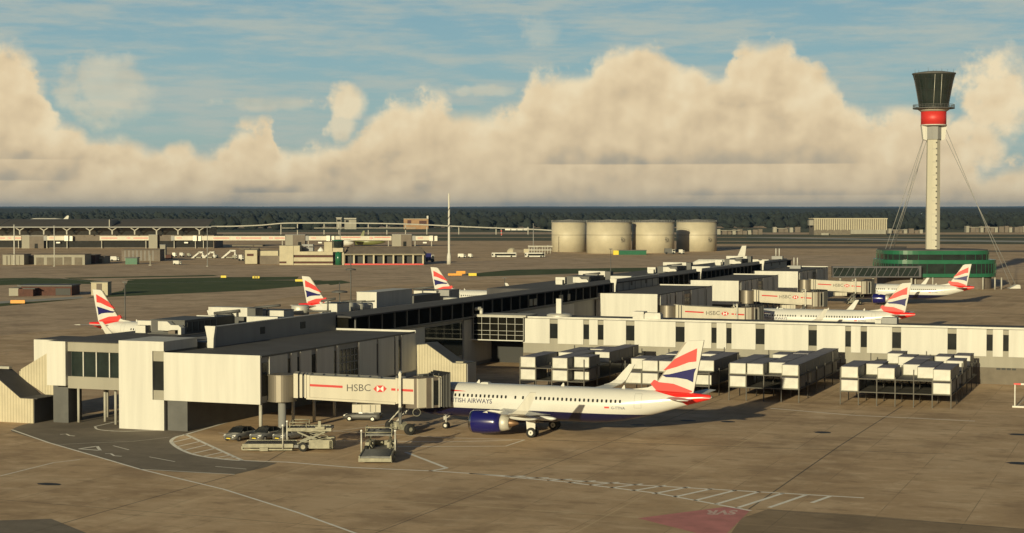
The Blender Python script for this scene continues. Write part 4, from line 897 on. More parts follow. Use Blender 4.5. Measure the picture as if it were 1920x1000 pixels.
# ------------------------------------------------------------------ vehicles on the stand
def make_car(label, group, paint='carpaint', wide=1.8, long=4.3):
    r = thing('parked_car', label, 'car', (0,0,0), 0, group)          # nose towards -y
    secs = [(-2.15,.55,.62,.30),(-2.1,.72,.70,.28),(-1.7,.83,.82,.25),(-.95,.88,.95,.24),(-.6,.89,.97,.24),(.9,.90,.98,.24),(1.7,.88,.99,.26),(2.05,.82,.96,.30),(2.13,.70,.80,.36)]
    mb = MB(); vs = []
    for (y, hw, zt, zb) in secs: vs += [(-hw*.94,y,zb),(-hw,y,zb+.22),(-hw*.98,y,zt-.12),(-hw*.86,y,zt),(hw*.86,y,zt),(hw*.98,y,zt-.12),(hw,y,zb+.22),(hw*.94,y,zb)]
    n = 8; fs = [(j*n+i, j*n+(i+1) % n, j*n+n+(i+1) % n, j*n+n+i) for j in range(len(secs)-1) for i in range(n)] + [tuple(range(n)), tuple((len(secs)-1)*n+i for i in range(n))]
    mb.add(vs, fs, 0, True); mb.build('body', [M[paint]], r)
    cb = [(-1.02,.80,.95),(-.28,.68,1.42),(.2,.67,1.49),(1.0,.66,1.46),(1.65,.66,1.25),(2.02,.74,.96)]
    g = MB(); vs = []
    for (y, hw, zt) in cb: vs += [(-hw-.06,y,.95),(-hw,y,zt),(hw,y,zt),(hw+.06,y,.95)]
    g.add(vs, [(j*4+i, j*4+(i+1) % 4, j*4+4+(i+1) % 4, j*4+4+i) for j in range(5) for i in range(4)] + [(0,1,2,3),(20,21,22,23)]); g.build('window', [M['glass']], r)
    rf = MB(); rf.add([(-.64,-.22,1.44),(.64,-.22,1.44),(.66,.2,1.51),(.66,1.0,1.48),(.62,1.55,1.33),(-.62,1.55,1.33),(-.66,1.0,1.48),(-.66,.2,1.51)], [tuple(range(8))])
    for sg in (-1,1):
        for a, b_ in (((sg*.84,-1.0,.96),(sg*.68,-.26,1.45)),((sg*.73,.55,.97),(sg*.68,.5,1.48)),((sg*.74,1.55,.97),(sg*.66,1.2,1.45))): rf.bar(a, b_, .07)
    rf.build('roof', [M['black']], r)
    for sg in (-1,1):
        MB().hexa([(sg*.50,-2.12,.62),(sg*.76,-2.03,.62),(sg*.80,-1.86,.66),(sg*.55,-1.95,.66),(sg*.48,-2.06,.76),(sg*.74,-1.95,.78),(sg*.78,-1.75,.82),(sg*.55,-1.82,.80)]).build('headlight', [M['lamp']], r)
        MB().ball((sg*.99,-.72,1.0), .1,.07,.08).build('mirror', [M[paint]], r)
    MB().box(-.42,-2.17,.42,.42,-2.10,.60).build('grille', [M['black']], r); MB().box(-.26,-2.19,.36,.26,-2.165,.46).build('number_plate', [M['yellow']], r)
    for sg in (-1,1):
        for y in (-1.32, 1.30): MB().lathe([(.18,-.1),(.30,-.11),(.33,-.06),(.33,.06),(.30,.11),(.18,.1)], (sg*.80,y,.33), 'x', 18, 0, True, False).lathe([(.19,-.09),(.19,.09)], (sg*.80,y,.33), 'x', 14, 1, False, True).build('wheel', [M['rubber'], M['pipe']], r)
    return r
car = make_car('silver hatchback on the left end of three, nothing parked in front', 'cars parked under the gate block')
def put_car(c, px, py, rz): p = G(px, py); c.location = (p.x+math.sin(-rz)*0, p.y+2.1, 0); c.rotation_euler = (0,0,rz)
put_car(car, 432, 829, R(-6))
c2 = dup(car, (0,0,0), None, 'silver hatchback in the middle of three, behind the roller platform'); put_car(c2, 481, 829, R(-8))
c3 = dup(car, (0,0,0), None, 'silver hatchback at the right end of three, behind the two lamp posts'); put_car(c3, 525, 829, R(-10))
van = make_car('grey pickup parked in shadow under the boarding bridge box', 'cars parked under the gate block', 'cargrey_shaded'); van['category'] = 'pickup'; van.name = 'parked_pickup'; del van['group']
p = G(680, 789); van.location = (p.x, p.y, 0); van.rotation_euler = (0,0,R(-78)); van.scale = (1.05,1.12,1.02)
MB().box(-.86,.55,.95,.86,2.08,1.02).build('bed_cover', [M['dgrey']], van)
def make_loader(label):                      # platform end towards -x
    r = thing('cargo_loader', label, 'cargo loader', (0,0,0), 0, 'cargo loaders on the stand')
    d = MB().box(-4.9,-1.55,.62,.4,1.55,.78,1); 
    for i in range(26): d.tube((-4.8+.2*i,-1.4,.80),(-4.8+.2*i,1.4,.80),.045,None,6,1)
    d.build('main_deck', [M['gselight'], M['deck']], r)
    sr = MB()
    for y in (-1.68,1.55): sr.box(-5.0,y,.45,.5,y+.13,.86); 
    sr.box(-5.1,-1.7,.25,-4.95,1.7,.62); sr.box(-5.0,-1.75,.18,.4,-1.68,.34); sr.box(-3.1,-1.9,.12,-2.2,-1.7,.5)
    sr.build('side_rail', [M['gselight']], r)
    ch = MB().box(.4,-1.5,.42,4.6,1.5,.72,0); ch.box(2.2,-1.62,.35,4.7,-.7,1.28,1); ch.box(2.2,.7,.35,4.7,1.62,1.28,1); ch.box(4.4,-1.62,.35,4.75,1.62,1.2,1); ch.build('chassis', [M['deck'], M['gselight']], r)
    for x in (1.55, 3.6):
        for sg in (-1,1):
            if x > 3 : continue
            MB().lathe([(.25,-.18),(.46,-.2),(.52,-.12),(.52,.12),(.46,.2),(.25,.18)], (x,sg*1.45,.52), 'y', 20, 0, True, False).lathe([(.26,-.17),(.26,.17)], (x,sg*1.45,.52), 'y', 14, 1, False, True).build('wheel', [M['rubber'], M['gselight']], r)
    for sg in (-1,1):
        s = MB(); s.bar((.9,sg*1.1,.8),(3.9,sg*1.1,2.1),.16); s.bar((3.9,sg*1.1,.8),(.9,sg*1.1,2.1),.16); s.bar((3.9,sg*1.1,2.05),(1.2,sg*1.1,2.35),.1); s.build('scissor_arm', [M['gse']], r)
    up = MB().box(-.2,-1.35,2.3,4.6,1.35,2.44,0)
    for i in range(14): up.tube((0+.33*i,-1.2,2.46),(0+.33*i,1.2,2.46),.05,None,6,0)
    up.build('bridge_deck', [M['deck']], r)
    ur = MB()
    for y in (-1.42,1.35): ur.box(-.2,y,2.2,4.6,y+.08,2.56)
    for y in (-1.38,1.38):
        ur.tube((.1,y,2.5),(.1,y,3.15),.05); ur.tube((1.9,y,2.5),(1.9,y,3.15),.05); ur.tube((.1,y,3.15),(1.9,y,3.15),.05); ur.tube((.1,y,2.85),(1.9,y,2.85),.04)
    ur.tube((.1,-1.38,3.15),(.1,1.38,3.15),.06); ur.tube((.1,-1.38,2.62),(.1,1.38,2.62),.06)
    ur.build('bridge_railing', [M['gselight']], r)
    MB().box(2.9,-1.75,2.45,3.9,-1.4,2.75).box(3.2,-1.7,2.75,3.5,-1.45,3.35).build('control_stand', [M['gselight']], r)
    for sg in (-1,1):
        m = MB().tube((-.6,sg*1.78,.3),(-.6,sg*1.78,2.75),.085,None,8); p_ = m.build('guide_post', [M['pipe']], r)
        MB().ball((-.6,sg*1.78,2.88), .13,.13,.13).build('lamp', [M['lamp']], p_)
    hs = MB(); pts = [(.9,-1.45,.9),(2.6,-1.5,1.15),(4.1,-1.5,1.5),(4.25,-1.5,1.7),(3.4,-1.5,2.0),(1.6,-1.5,2.25)]
    for a, b_ in zip(pts, pts[1:]): hs.tube(a, b_, .06)
    hs.build('hose', [M['gselight']], r); return r
ld = make_loader('worn cream cargo loader seen side on, in front of the silver hatchbacks'); p = G(538, 848)+RT*.15+Vector((FW.x,FW.y,0))*1.85; ld.location = (p.x, p.y, 0); ld.rotation_euler = (0,0,YAW)
p = G(703, 871)+Vector((FW.x,FW.y,0))*5.1; ld2 = dup(ld, (p.x, p.y, 0), YAW+PI/2, 'worn cream cargo loader seen end on, its low deck towards the viewer')
bar = thing('barrier', 'red and white height barrier on a pale base at the right edge of the apron', 'barrier', (-19.3, 235.7, 0))
MB().box(-.3,-.3,0,8,.3,.22).build('base', [M['whitebox']], bar)
MB().box(-.07,-.07,.2,.07,.07,3.1).build('post', [M['whitebox']], bar); MB().box(6.4,-.07,.2,6.54,.07,3.1).build('post', [M['whitebox']], bar)
bm = MB()
for i in range(8): bm.box(-.15+.9*i,-.09,3.0,.75+.9*i,.09,3.22, i % 2)
bm.build('beam', [M['red'], M['whitebox']], bar)
MB().bar((.3,.2,.2),(2.6,.2,2.6),.1).build('brace', [M['dgrey']], bar)
M['tower'] = mat('pale_tower_concrete', (.56,.53,.44), .6, var=.12, sc=.3, streak=.5)
M['cabglass'] = mat('tower_cab_glass', (.022,.03,.027), .08, var=.3, sc=.3, spec=.6)
M['tank'] = mat('cream_tank_steel', (.56,.50,.38), .55, metal=.0, var=.16, sc=.10)
M['tankroof'] = mat('dull_tank_roof', (.34,.32,.29), .8, var=.15, sc=.2)
M['roof2'] = mat('dark_vault_roof', (.10,.088,.075), .8, var=.15, sc=.1)
M['orangewall'] = mat('orange_brown_wall', (.36,.22,.12), .85, var=.2, sc=.2)
M['leaf'] = mat('dark_foliage', (.017,.024,.021), 1.0, var=.4, sc=.05)
M['leaf2'] = mat('mid_foliage', (.021,.028,.024), 1.0, var=.4, sc=.05)
M['hill'] = mat('distant_wooded_hill', (.03,.045,.045), 1.0, var=.3, sc=.0015)

def haze_mat():
    m = bpy.data.materials.new('thin_haze'); m.use_nodes = True; nt = m.node_tree
    nt.nodes.remove(nt.nodes['Principled BSDF']); v = nd(nt, 'ShaderNodeVolumePrincipled'); v.inputs['Color'].default_value = (.20,.38,.72,1); v.inputs['Density'].default_value = 2.6e-5
    nt.links.new(v.outputs[0], nt.nodes['Material Output'].inputs['Volume']); return m
M['hazevol'] = haze_mat()
# ------------------------------------------------------------------ control tower and the round building at its foot
tp = G(1748, 540); TS = (tp-C0).dot(FW)/FOC          # metres per photograph pixel at the tower
tw = thing('control_tower', 'slender pale control tower with dark glazed cab and red collar, stayed by cables', 'control tower', (tp.x, tp.y, 0), YAW)
def tx(px): return (px-1748)*TS
def tz(py):
    r = ray(1748, py); return CAM_H+r.z*math.hypot(tp.x, tp.y)/math.hypot(r.x, r.y)
sh = MB(); 
def shaft(z0, z1, w0, w1, m=0):
    k = .72
    def ring(w, z): return [(-w,-w*.35,z),(-w*.35,-w,z),(w*.35,-w,z),(w,-w*.35,z),(w,w*.35,z),(w*.35,w,z),(-w*.35,w,z),(-w,w*.35,z)]
    sh.add(ring(w0,z0)+ring(w1,z1), [(i,(i+1) % 8,8+(i+1) % 8,8+i) for i in range(8)], m)
shaft(0, tz(262), 2.3, 2.1, 0); shaft(tz(262), tz(236), 2.5, 2.5, 1)
sh.build('shaft', [M['tower'] if 'tower' in M else M['concrete'], M['grey']], tw)
for i in range(18):
    z = tz(462)+(tz(268)-tz(462))*i/17; w = 2.3-.2*(z/tz(262)); MB().box(.35,-w-.03,z-.22,.80,-w+.1,z+.22).build('porthole', [M['black']], tw)
for i in range(8):
    z = tz(450)+(tz(280)-tz(450))*i/7; w = 2.33-.2*(z/tz(262)); MB().box(-w*.4,-w-.02,z-.05,w*.4,-w+.1,z+.05).build('joint_band', [M['grey']], tw)
for sg in (-1, 1): MB().hexa([(sg*2.4,-1,tz(264)),(sg*3.6,-1,tz(262)),(sg*3.6,1,tz(262)),(sg*2.4,1,tz(264)),(sg*2.4,-1,tz(236)),(sg*4.2,-1,tz(236)),(sg*4.2,1,tz(236)),(sg*2.4,1,tz(236))]).build('cable_bracket', [M['white']], tw)
MB().lathe([(4.2,tz(234)),(4.2,tz(210))], n=40, cap=True).build('red_collar', [M['red']], tw)
MB().lathe([(4.3,tz(236)),(4.4,tz(234.5)),(4.2,tz(234))], n=40).build('collar_flange', [M['whitebox']], tw)
MB().lathe([(4.2,tz(210)),(5.2,tz(206)),(5.2,tz(204))], n=40).build('cab_support', [M['concrete']], tw)
gl = MB().lathe([(5.0,tz(204.5)),(6.9,tz(204.5)),(6.9,tz(202.6)),(5.0,tz(202.6))], n=40, sm=False, cap=False)
for i in range(40):
    a = 2*PI*i/40; gl.tube((6.8*math.cos(a),6.8*math.sin(a),tz(202.6)),(6.8*math.cos(a),6.8*math.sin(a),tz(197)),.05,None,5)
for z in (197.3, 200): gl.lathe([(6.75,tz(z)),(6.85,tz(z)+.08),(6.75,tz(z)+.14)], n=40, cap=False)
gl.build('gallery', [M['dgrey']], tw)
cabp = [(4.75,tz(204)),(5.15,tz(190)),(5.75,tz(170)),(6.45,tz(150)),(6.9,tz(141))]
cab_ = MB().lathe(cabp, n=36, sm=False, cap=True).build('glazed_cab', [M['cabglass'] if 'cabglass' in M else M['glassg']], tw)
mu = MB()
for i in range(18):
    a = 2*PI*(i+.5)/18
    for (r0, z0), (r1, z1) in zip(cabp, cabp[1:]): mu.tube((r0*math.cos(a)*1.003,r0*math.sin(a)*1.003,z0),(r1*math.cos(a)*1.003,r1*math.sin(a)*1.003,z1),.045,None,4,0,False,False)
for r0, z0 in cabp[1:4]: mu.lathe([(r0*1.002,z0-.06),(r0*1.008,z0),(r0*1.002,z0+.06)], n=36, sm=False, cap=False)
mu.build('mullion', [M['black']], cab_)
MB().lathe([(6.95,tz(141)),(7.2,tz(139.5)),(7.2,tz(137.8)),(4.0,tz(135)),(.02,tz(134.2))], n=40).build('cab_roof', [M['dgrey']], tw)
an = MB()
for x, y, h in ((-2.2,-1,1.6),(2.5,-.5,1.4),(0,1,1.0),(4.6,0,1.1),(-5,.5,.9),(6.3,-1,1.1),(-6.6,-1,.9),(1.2,2,1.2)): an.tube((x,y,tz(138)),(x,y,tz(136)+h),.07,.03,5)
an.build('aerial', [M['dgrey']], tw)
lad = MB()
for x in (-1.3, 1.0): lad.tube((x,-5.05,tz(200)),(x,-6.9,tz(142)),.09,None,5)
lad.build('cab_ladder', [M['pipe']], tw)
for pa, za, pb, yb, zb in ((1734,246,1655,497,8),(1736,262,1663,497,8),(1730,258,1722,420,60),(1733,270,1722,424,60),(1770,240,1888,534,-6),(1772,262,1898,536,-6)):
    d = 8*TS
    end = Vector((tx(pb), (zb if abs(zb) < 10 else 38), tz(yb)))
    if zb == 60: end = Vector((tx(pb)*1.3, 45, 2))
    if zb == 8: end = Vector((tx(pb)-1.0, 6, 3.5))
    if zb == -6: end = Vector((tx(pb)+.2, -4, .6))
    MB().tube((tx(pa), 0, tz(za)), end, .10, None, 5).build('stay_cable', [M['grey']], tw)
MB().extr([(tx(1884),0),(tx(1905),0),(tx(1904),1.2),(tx(1898),1.3)], 'y', -5.4, -2.6).build('cable_anchor', [M['whitebox']], tw)
rb = thing('round_building', 'low rounded building with two green bands and dark glazing at the foot of the tower', 'building', (tp.x, tp.y, 0), YAW)
def oval(mb, a, b_, z0, z1, n=48, m=0, cx=0, cy=0, sm=False):
    vs = [(cx+a*math.copysign(abs(math.cos(2*PI*i/n))**.55, math.cos(2*PI*i/n)), cy+b_*math.copysign(abs(math.sin(2*PI*i/n))**.55, math.sin(2*PI*i/n)), z) for z in (z0, z1) for i in range(n)]
    mb.add(vs, [(i,(i+1) % n,n+(i+1) % n,n+i) for i in range(n)] + [tuple(range(n))[::-1], tuple(range(n,2*n))], m); return mb
cx = tx(1753); a = (1861-1645)/2*TS; bb = 15.0; cy = 2.0
def lay(nm, sc, p0, p1, m, dx=0): return oval(MB(), a*sc, bb*sc, tz(p1), tz(p0), 56, 0, cx+dx, cy).build(nm, [M[m]], rb)
lay('ground_floor', .93, 518, 541, 'brown'); lay('lower_green_band', 1.0, 511, 517.5, 'green'); lay('lower_floor_glazing', .985, 493, 511, 'glassg'); lay('middle_green_band', 1.0, 486, 493, 'green')
lay('upper_floor_glazing', .905, 476, 486, 'glassg', -.6); lay('upper_green_band', .92, 469, 476, 'green', -.6); lay('roof', .90, 467.5, 469, 'roof', -.6)
m_ = MB()
for i in range(56):
    t = 2*PI*i/56; ux = math.copysign(abs(math.cos(t))**.55, math.cos(t)); uy = math.copysign(abs(math.sin(t))**.55, math.sin(t))
    m_.box(cx+a*ux-.06, cy+bb*uy-.06, tz(511), cx+a*ux+.06, cy+bb*uy+.06, tz(493))
    if i % 2 == 0: m_.box(cx-.6+a*.915*ux-.06, cy+bb*.915*uy-.06, tz(486), cx-.6+a*.915*ux+.06, cy+bb*.915*uy+.06, tz(476))
m_.build('mullion', [M['green']], rb)
for px in (1700,1732,1778,1824,1846,1858): MB().tube((tx(px),cy-bb*.96,0),(tx(px),cy-bb*.96,tz(518)),.25).build('column', [M['concrete']], rb)
MB().box(tx(1640),-9,tz(471),tx(1640)+.1,-8,tz(470)).build('fascia', [M['green']], rb)
fb_ = thing('footbridge', 'latticed steel footbridge joining the last gate block to the round building', 'footbridge', (tp.x, tp.y, 0), YAW)
x0, x1, yb_ = tx(1545), tx(1704), -16.0
MB().box(x0, yb_+.2, tz(515), x1, yb_+3, tz(499)).build('glazing', [M['glassg']], fb_)
l = MB(); l.box(x0, yb_, tz(499.5), x1, yb_+3.2, tz(497)); l.box(x0, yb_, tz(517), x1, yb_+3.2, tz(515)); l.box(x1-.4, yb_-.2, tz(517), x1+.3, yb_+3.2, tz(496))
for i in range(14): xx = x0+(x1-x0)*i/14; l.bar((xx,yb_+.1,tz(515)),(xx+1.6,yb_+.1,tz(499)),.14)
for i in range(5): xx = x0+(x1-x0)*i/4; l.bar((xx,yb_+.1,tz(516)),(xx,yb_+.1,tz(498)),.2)
l.build('lattice', [M['dgrey2']], fb_)
for px in (1560, 1620, 1690): MB().tube((tx(px),yb_+1.5,0),(tx(px),yb_+1.5,tz(517)),.35).build('column', [M['concrete']], fb_)
# ------------------------------------------------------------------ far side of the airfield, each block square on to the camera bearing
class Far:
    def __init__(s, name, label, cat, px, py, group=None):
        p = G(px, py); s.px, s.py = px, py; s.S = ((p-C0).dot(FW))/FOC; s.r = thing(name, label, cat, (p.x, p.y, 0), YAW, group)
    def X(s, px): return (px-s.px)*s.S
    def Z(s, py): return (s.py-py)*s.S
    def box(s, mb, x0, y0, x1, y1, d0=0, d1=8, m=0): return mb.box(s.X(x0), d0, s.Z(y1), s.X(x1), d1, s.Z(y0), m)
    def part(s, nm, m, *boxes):
        mb = MB()
        for b in boxes: s.box(mb, *b[:4], b[4] if len(b) > 4 else 0, b[5] if len(b) > 5 else 8)
        return mb.build(nm, [M[m]], s.r)
t = Far('terminal', 'long dark vaulted terminal roof on a row of pale Y-shaped columns at far left', 'terminal', 200, 466)
t.part('lower_wall', 'brown', (-160,441,400,466.5,3,40)); t.part('dark_band', 'glass', (-160,452,398,464,2.6,3))
t.part('upper_glazing', 'glass', (-160,426,388,441,8,40)); 
for lo, hi in ((-160,-2),(0,206),(212,384)):
    m = MB(); pr = [(-4,425.8),(2,423),(14,417),(28,412.5),(38,411.5)]
    m.add([(t.X(lo), d, t.Z(y)) for d, y in pr]+[(t.X(hi+(9 if hi > 380 else 0)), pr[0][0], t.Z(pr[0][1]))]+[(t.X(hi+(9-8*i/4 if hi > 380 else 0)), d, t.Z(y)) for i, (d, y) in list(enumerate(pr))[1:]], [(i, i+1, 6+i, 5+i) for i in range(4)]); 
    m.build('vaulted_roof', [M['roof2'] if 'roof2' in M else M['roof']], t.r)
t.part('eave', 'grey', (-160,425.2,398,427,-4,-3.5)); t.part('roof_rib', 'concrete', (206.5,412,208,425.5,-3,20))
for px in (-3,39,84,127,170,212,254,295,335,375):
    m = MB()
    m.bar((t.X(px),-2,t.Z(440)),(t.X(px),-2,t.Z(432)),.9); m.bar((t.X(px),-2,t.Z(432.5)),(t.X(px-10),-2,t.Z(426)),.6); m.bar((t.X(px),-2,t.Z(432.5)),(t.X(px+10),-2,t.Z(426)),.6)
    m.build('forked_column', [M['concrete']], t.r)
tl = MB().add([(t.X(78),45,t.Z(412)),(t.X(84),45,t.Z(405)),(t.X(87),45,t.Z(405.5)),(t.X(86),45,t.Z(412))], [(0,1,2,3)])
tf = thing('distant_airliner', 'white tail fin of an airliner standing beyond the vaulted terminal roof', 'aircraft', t.r.matrix_world.to_translation() if False else t.r.location, YAW)
MB().extr([(t.X(76),t.Z(412.5)),(t.X(84),t.Z(405)),(t.X(87.5),t.Z(405.3)),(t.X(86),t.Z(412.5))], 'y', 60, 60.6).build('tail_fin', [M['white']], tf)
MB().lathe([(.3,t.X(92)),(1.9,t.X(80)),(2.6,t.X(60)),(2.6,t.X(20)),(.5,t.X(-10))], (0,60.3,t.Z(417)), 'x', 14).build('fuselage', [M['white']], tf)
def far_bridge(x0, x1, long, lab, py=466, y0=442.8, y1=451, emb=()):
    f = Far('jet_bridge', lab, 'jet bridge', (x0+x1)/2, py, 'distant boarding bridges')
    f.part('tunnel', 'tunnel', (x0,y0,x1,y1,0,3.2))
    if long:
        mb = MB()
        for k in emb: f.box(mb, *k, -.05, 0)
        mb.build('red_stripe', [M['red']], f.r)
        for ex in long:
            e = MB(); emblem(e, f.X(ex), f.Z(446.5), 1.3, -.08, 0, 1); e.build('emblem', [M['red'], M['lamp']], f.r)
    else:
        f.part('rotunda', 'grey', (x0-2,y0-.5,x0+4,y1+.5,-.2,3.4)); f.part('cab', 'pipe', (x1-10,y0-.6,x1-3,y1+1,-.3,3.6), (x1-1,y0,x1+5,y1+1,0,3)); f.part('dark_opening', 'glass', (x1-3,y0,x1-1,y1+.6,-.2,3)); f.part('hanging_box', 'lamp', ((x0+x1)/2-2,454,(x0+x1)/2+5,456.5,0,2))
        f.part('stripe', 'red', (x0+8,446,x0+18,447,-.05,0))
    for q in (x0+3, x1-6): f.part('leg', 'concrete', (q-.7,y1,q+.7,py,1,1.6))
    return f
far_bridge(-40,40,(18,),'white distant bridge with red stripe cut by the left picture edge', emb=((25,446,40,447.3),(-20,446,10,447.3)))
far_bridge(84,131,None,'short cream distant bridge beside the leftmost white pole')
far_bridge(187,279,(241,),'long white distant bridge with red stripe left of the tall flat-topped brown block', emb=((190,446,220,447.3),(250,446,278,447.3)))
far_bridge(323,372,None,'short cream distant bridge under the right end of the vaulted roof')
far_bridge(378,535,(446,508),'longest white distant bridge with two red emblems', emb=((400,446,430,447.3),(452,446,490,447.3),(515,446,534,447.3)))
far_bridge(575,622,None,'short cream distant bridge above the cream fire station')
far_bridge(629,734,(696,),'white distant bridge behind the olive green aircraft tail', py=462, emb=((640,444.5,676,445.7),(702,444.5,732,445.7)))
far_bridge(775,815,None,'short cream distant bridge left of the white spiral mast', py=462)
for x0, x1, y0, y1, lab, mm in ((41,55,442,466,'pale tan square block next to the left end bridge','tan'),(55,82,443,466,'brown block with a dark doorway right of the pale tan one','brown'),(279,295,441,466,'pale square block between two distant bridges','tan'),(295,320,443,464,'brown block left of the short bridge below the vaulted roof end','brown'),(535,549,441,463,'pale block right of the longest distant bridge','tan'),(549,572,441,463,'brown block left of the short bridge above the fire station','brown'),(735,752,440,462,'pale tan block right of the bridge behind the olive tail','tan'),(752,772,440,462,'brown block left of the last short bridge','brown')):
    f = Far('pier_block', lab, 'building', (x0+x1)/2, y1, None); f.part('wall', mm, (x0,y0,x1,y1,0,9)); f.part('parapet', 'grey', (x0-.3,y0-.8,x1+.3,y0,-.2,9.2))
    if mm == 'brown': f.part('doorway', 'glass', (x0+10 if x1-x0 > 20 else x0+4,y1-9,x0+16 if x1-x0 > 20 else x0+10,y1,-.15,0))
# sheds in front of the terminal
for x0, x1, y0, y1, lab, mm, doors in ((5,45,477,497,'ribbed tan round-cornered shed at the far left, behind the first white pole','tan',((12,480,14,497),(19,479,20.5,497),(28,479,29.5,497),(36,480,37,497))),
        (64,159,477,497,'wide olive tan garage shed with four broad doors','tan',((68,483,82,497),(88,483,117,497),(120,482,134,497),(140,483,154,497))),
        (160,178,478,495,'dark red brown hut right of the wide garage shed','brick',((164,483,172,495),)),(180,196,481,494,'small pale hut between the dark red hut and the ribbed store','tan',((184,486,192,494),)),
        (228,300,468,490,'long ribbed tan store left of the flat-topped tower block','brown',tuple((234+7.5*i,470,235.2+7.5*i,489) for i in range(8))),
        (45,64,480,496,'dark open bay between the two tan sheds','dgrey',((48,484,62,496),))):
    f = Far('shed', lab, 'shed', (x0+x1)/2, y1, None); w = f.part('wall', mm, (x0,y0+1,x1,y1,0,12)); f.part('roof', 'brown', (x0-.8,y0,x1+.8,y0+1,-.4,12.4))
    for d in doors: f.part('door', 'tandark' if mm != 'brown' else 'grey', (*d,-.12,0))
f = Far('tower_block', 'narrow upright tan block beside the ribbed store', 'building', 305, 486); f.part('wall', 'tan', (300,460,310,486,0,4)); f.part('side_annex', 'brick', (284,476,300,488,-2,4), (310,478,321,488,0,4)); f.part('roof', 'grey', (299.5,459,310.5,460,-.3,4.3))
f = Far('green_tank', 'low dark green tank hut in front of the ribbed store', 'hut', 246, 496); f.part('wall', 'green', (235,484,257,496,0,5)); f.part('roof', 'dgrey', (234,483,258,484.5,-.3,5.3))
for i, (px, lab) in enumerate(((362,'left of three'),(383,'middle of three'),(418,'right of three, tallest'))):
    f = Far('stair_truck', 'white passenger stair truck parked %s' % lab, 'stair truck', px, 484.5, 'passenger stair trucks')
    k = 1.25 if i == 2 else 1.0; m = MB(); a_ = (f.X(px-2),0,f.Z(484)); 
    m.hexa([(f.X(px-4),0,f.Z(484.3)),(f.X(px+1),0,f.Z(484.3)),(f.X(px+1),2,f.Z(484.3)),(f.X(px-4),2,f.Z(484.3)),(f.X(px+10*k),0,f.Z(484-11*k)),(f.X(px+14*k),0,f.Z(484-11*k)),(f.X(px+14*k),2,f.Z(484-11*k)),(f.X(px+10*k),2,f.Z(484-11*k))]); m.build('stair_flight', [M['white']], f.r)
    f.part('landing', 'whitebox', (px+10*k,472-3*(k-1)*4,px+19*k,475-3*(k-1)*4,0,2), (px+17*k,473,px+19*k,484,0,2)); f.part('chassis', 'gse', (px,482,px+20*k,484,.1,2.2)); f.part('cab', 'whitebox', (px+16*k,478,px+21*k,483,.1,2.2))
    for q in (px+4, px+16*k): MB().lathe([(.5,-.1),(.5,.1)], (f.X(q),.1,.5), 'y', 12).build('wheel', [M['rubber']], f.r)
def far_vehicle(name, lab, cat, px, py, w, h, m='whitebox', cabx=.3, group=None):
    f = Far(name, lab, cat, px, py, group); f.part('body', m, (px-w/2,py-h,px+w/2-w*cabx,py-h*.22,0,2.3)); f.part('cab', 'whitebox', (px+w/2-w*cabx+.3,py-h*.8,px+w/2,py-h*.22,0.1,2.2)); f.part('window', 'glass', (px+w/2-w*cabx*.8,py-h*.75,px+w/2-.3,py-h*.5,.05,.1)); f.part('chassis', 'dgrey', (px-w/2,py-h*.3,px+w/2,py-h*.15,.15,2))
    for q in (px-w*.32, px+w*.33): MB().lathe([(h*.2*f.S,-.15),(h*.2*f.S,.15)], (f.X(q),.1,h*.2*f.S), 'y', 12).build('wheel', [M['rubber']], f.r)
    return f
far_vehicle('van', 'white van alone on the apron edge near the stair trucks', 'van', 332, 497, 15, 8)
far_vehicle('service_truck', 'small white service truck beside the small cream gatehouse', 'truck', 452, 490, 9, 12)
far_vehicle('service_truck', 'navy and white truck at the right end of the fire station', 'truck', 805, 492, 18, 17, 'blue')
far_vehicle('service_truck', 'pale flatbed truck right of the white spiral mast', 'truck', 866, 484, 15, 8, 'pipe')
far_vehicle('service_truck', 'pale trailer truck further right of the white spiral mast', 'truck', 882, 484, 9, 8, 'pipe')
for px, w, lab in ((945,46,'left longer white bus of the pair by the tanks'),(1003,38,'right shorter white bus of the pair by the tanks')):
    f = Far('airside_bus', lab, 'bus', px, 483, 'airside buses'); f.part('body', 'whitebox', (px-w/2,474,px+w/2,482,0,2.7)); f.part('window', 'glass', (px-w/2+6,476,px+w/2-1,479.5,-.05,0)); f.part('windscreen', 'glass', (px-w/2+.5,476,px-w/2+3,479.5,-.05,0))
    for q in (px-w*.33, px+w*.3): MB().lathe([(.5,-.1),(.5,.1)], (f.X(q),.05,.5), 'y', 12).build('wheel', [M['rubber']], f.r)
f = Far('dome_shelter', 'pale domed shelter behind the two white buses', 'shelter', 960, 474); MB().ball((f.X(960),4,0), 10*f.S, 4, 9*f.S, 16, 10).build('canopy', [M['cream']], f.r); f.part('annex', 'brown', (962,468,982,474,-1,3)); f.part('gable', 'cream', (982,467,992,474,-1,3))
f = Far('pipe_rack', 'pale tangle of upright fuel pipes left of the first tank', 'pipework', 1012, 476)
for i in range(9): MB().tube((f.X(992+5*i),0,0),(f.X(992+5*i),0,f.Z(460+((i*5) % 7))),.3).build('riser', [M['concrete']], f.r)
f.part('header', 'concrete', (990,461,1036,463.5,-.3,.3), (992,468,1034,470,-.3,.3))
f = Far('coach', 'row of white coaches in one line on the far raised road', 'coach', 968, 436)
for i in range(4): f.part('carriage', 'lamp', (947+11.5*i,428,957+11.5*i,432,0,3))
f = Far('windsock', 'red and white leaning marker pole on the far grass', 'marker', 940, 442); MB().bar((f.X(940),0,0),(f.X(939.5),0,f.Z(430)),.5).build('pole', [M['whitebox']], f.r); f.part('red_band', 'red', (939,432,941,435,-.6,.6), (939.4,438,941.2,441,-.6,.6))
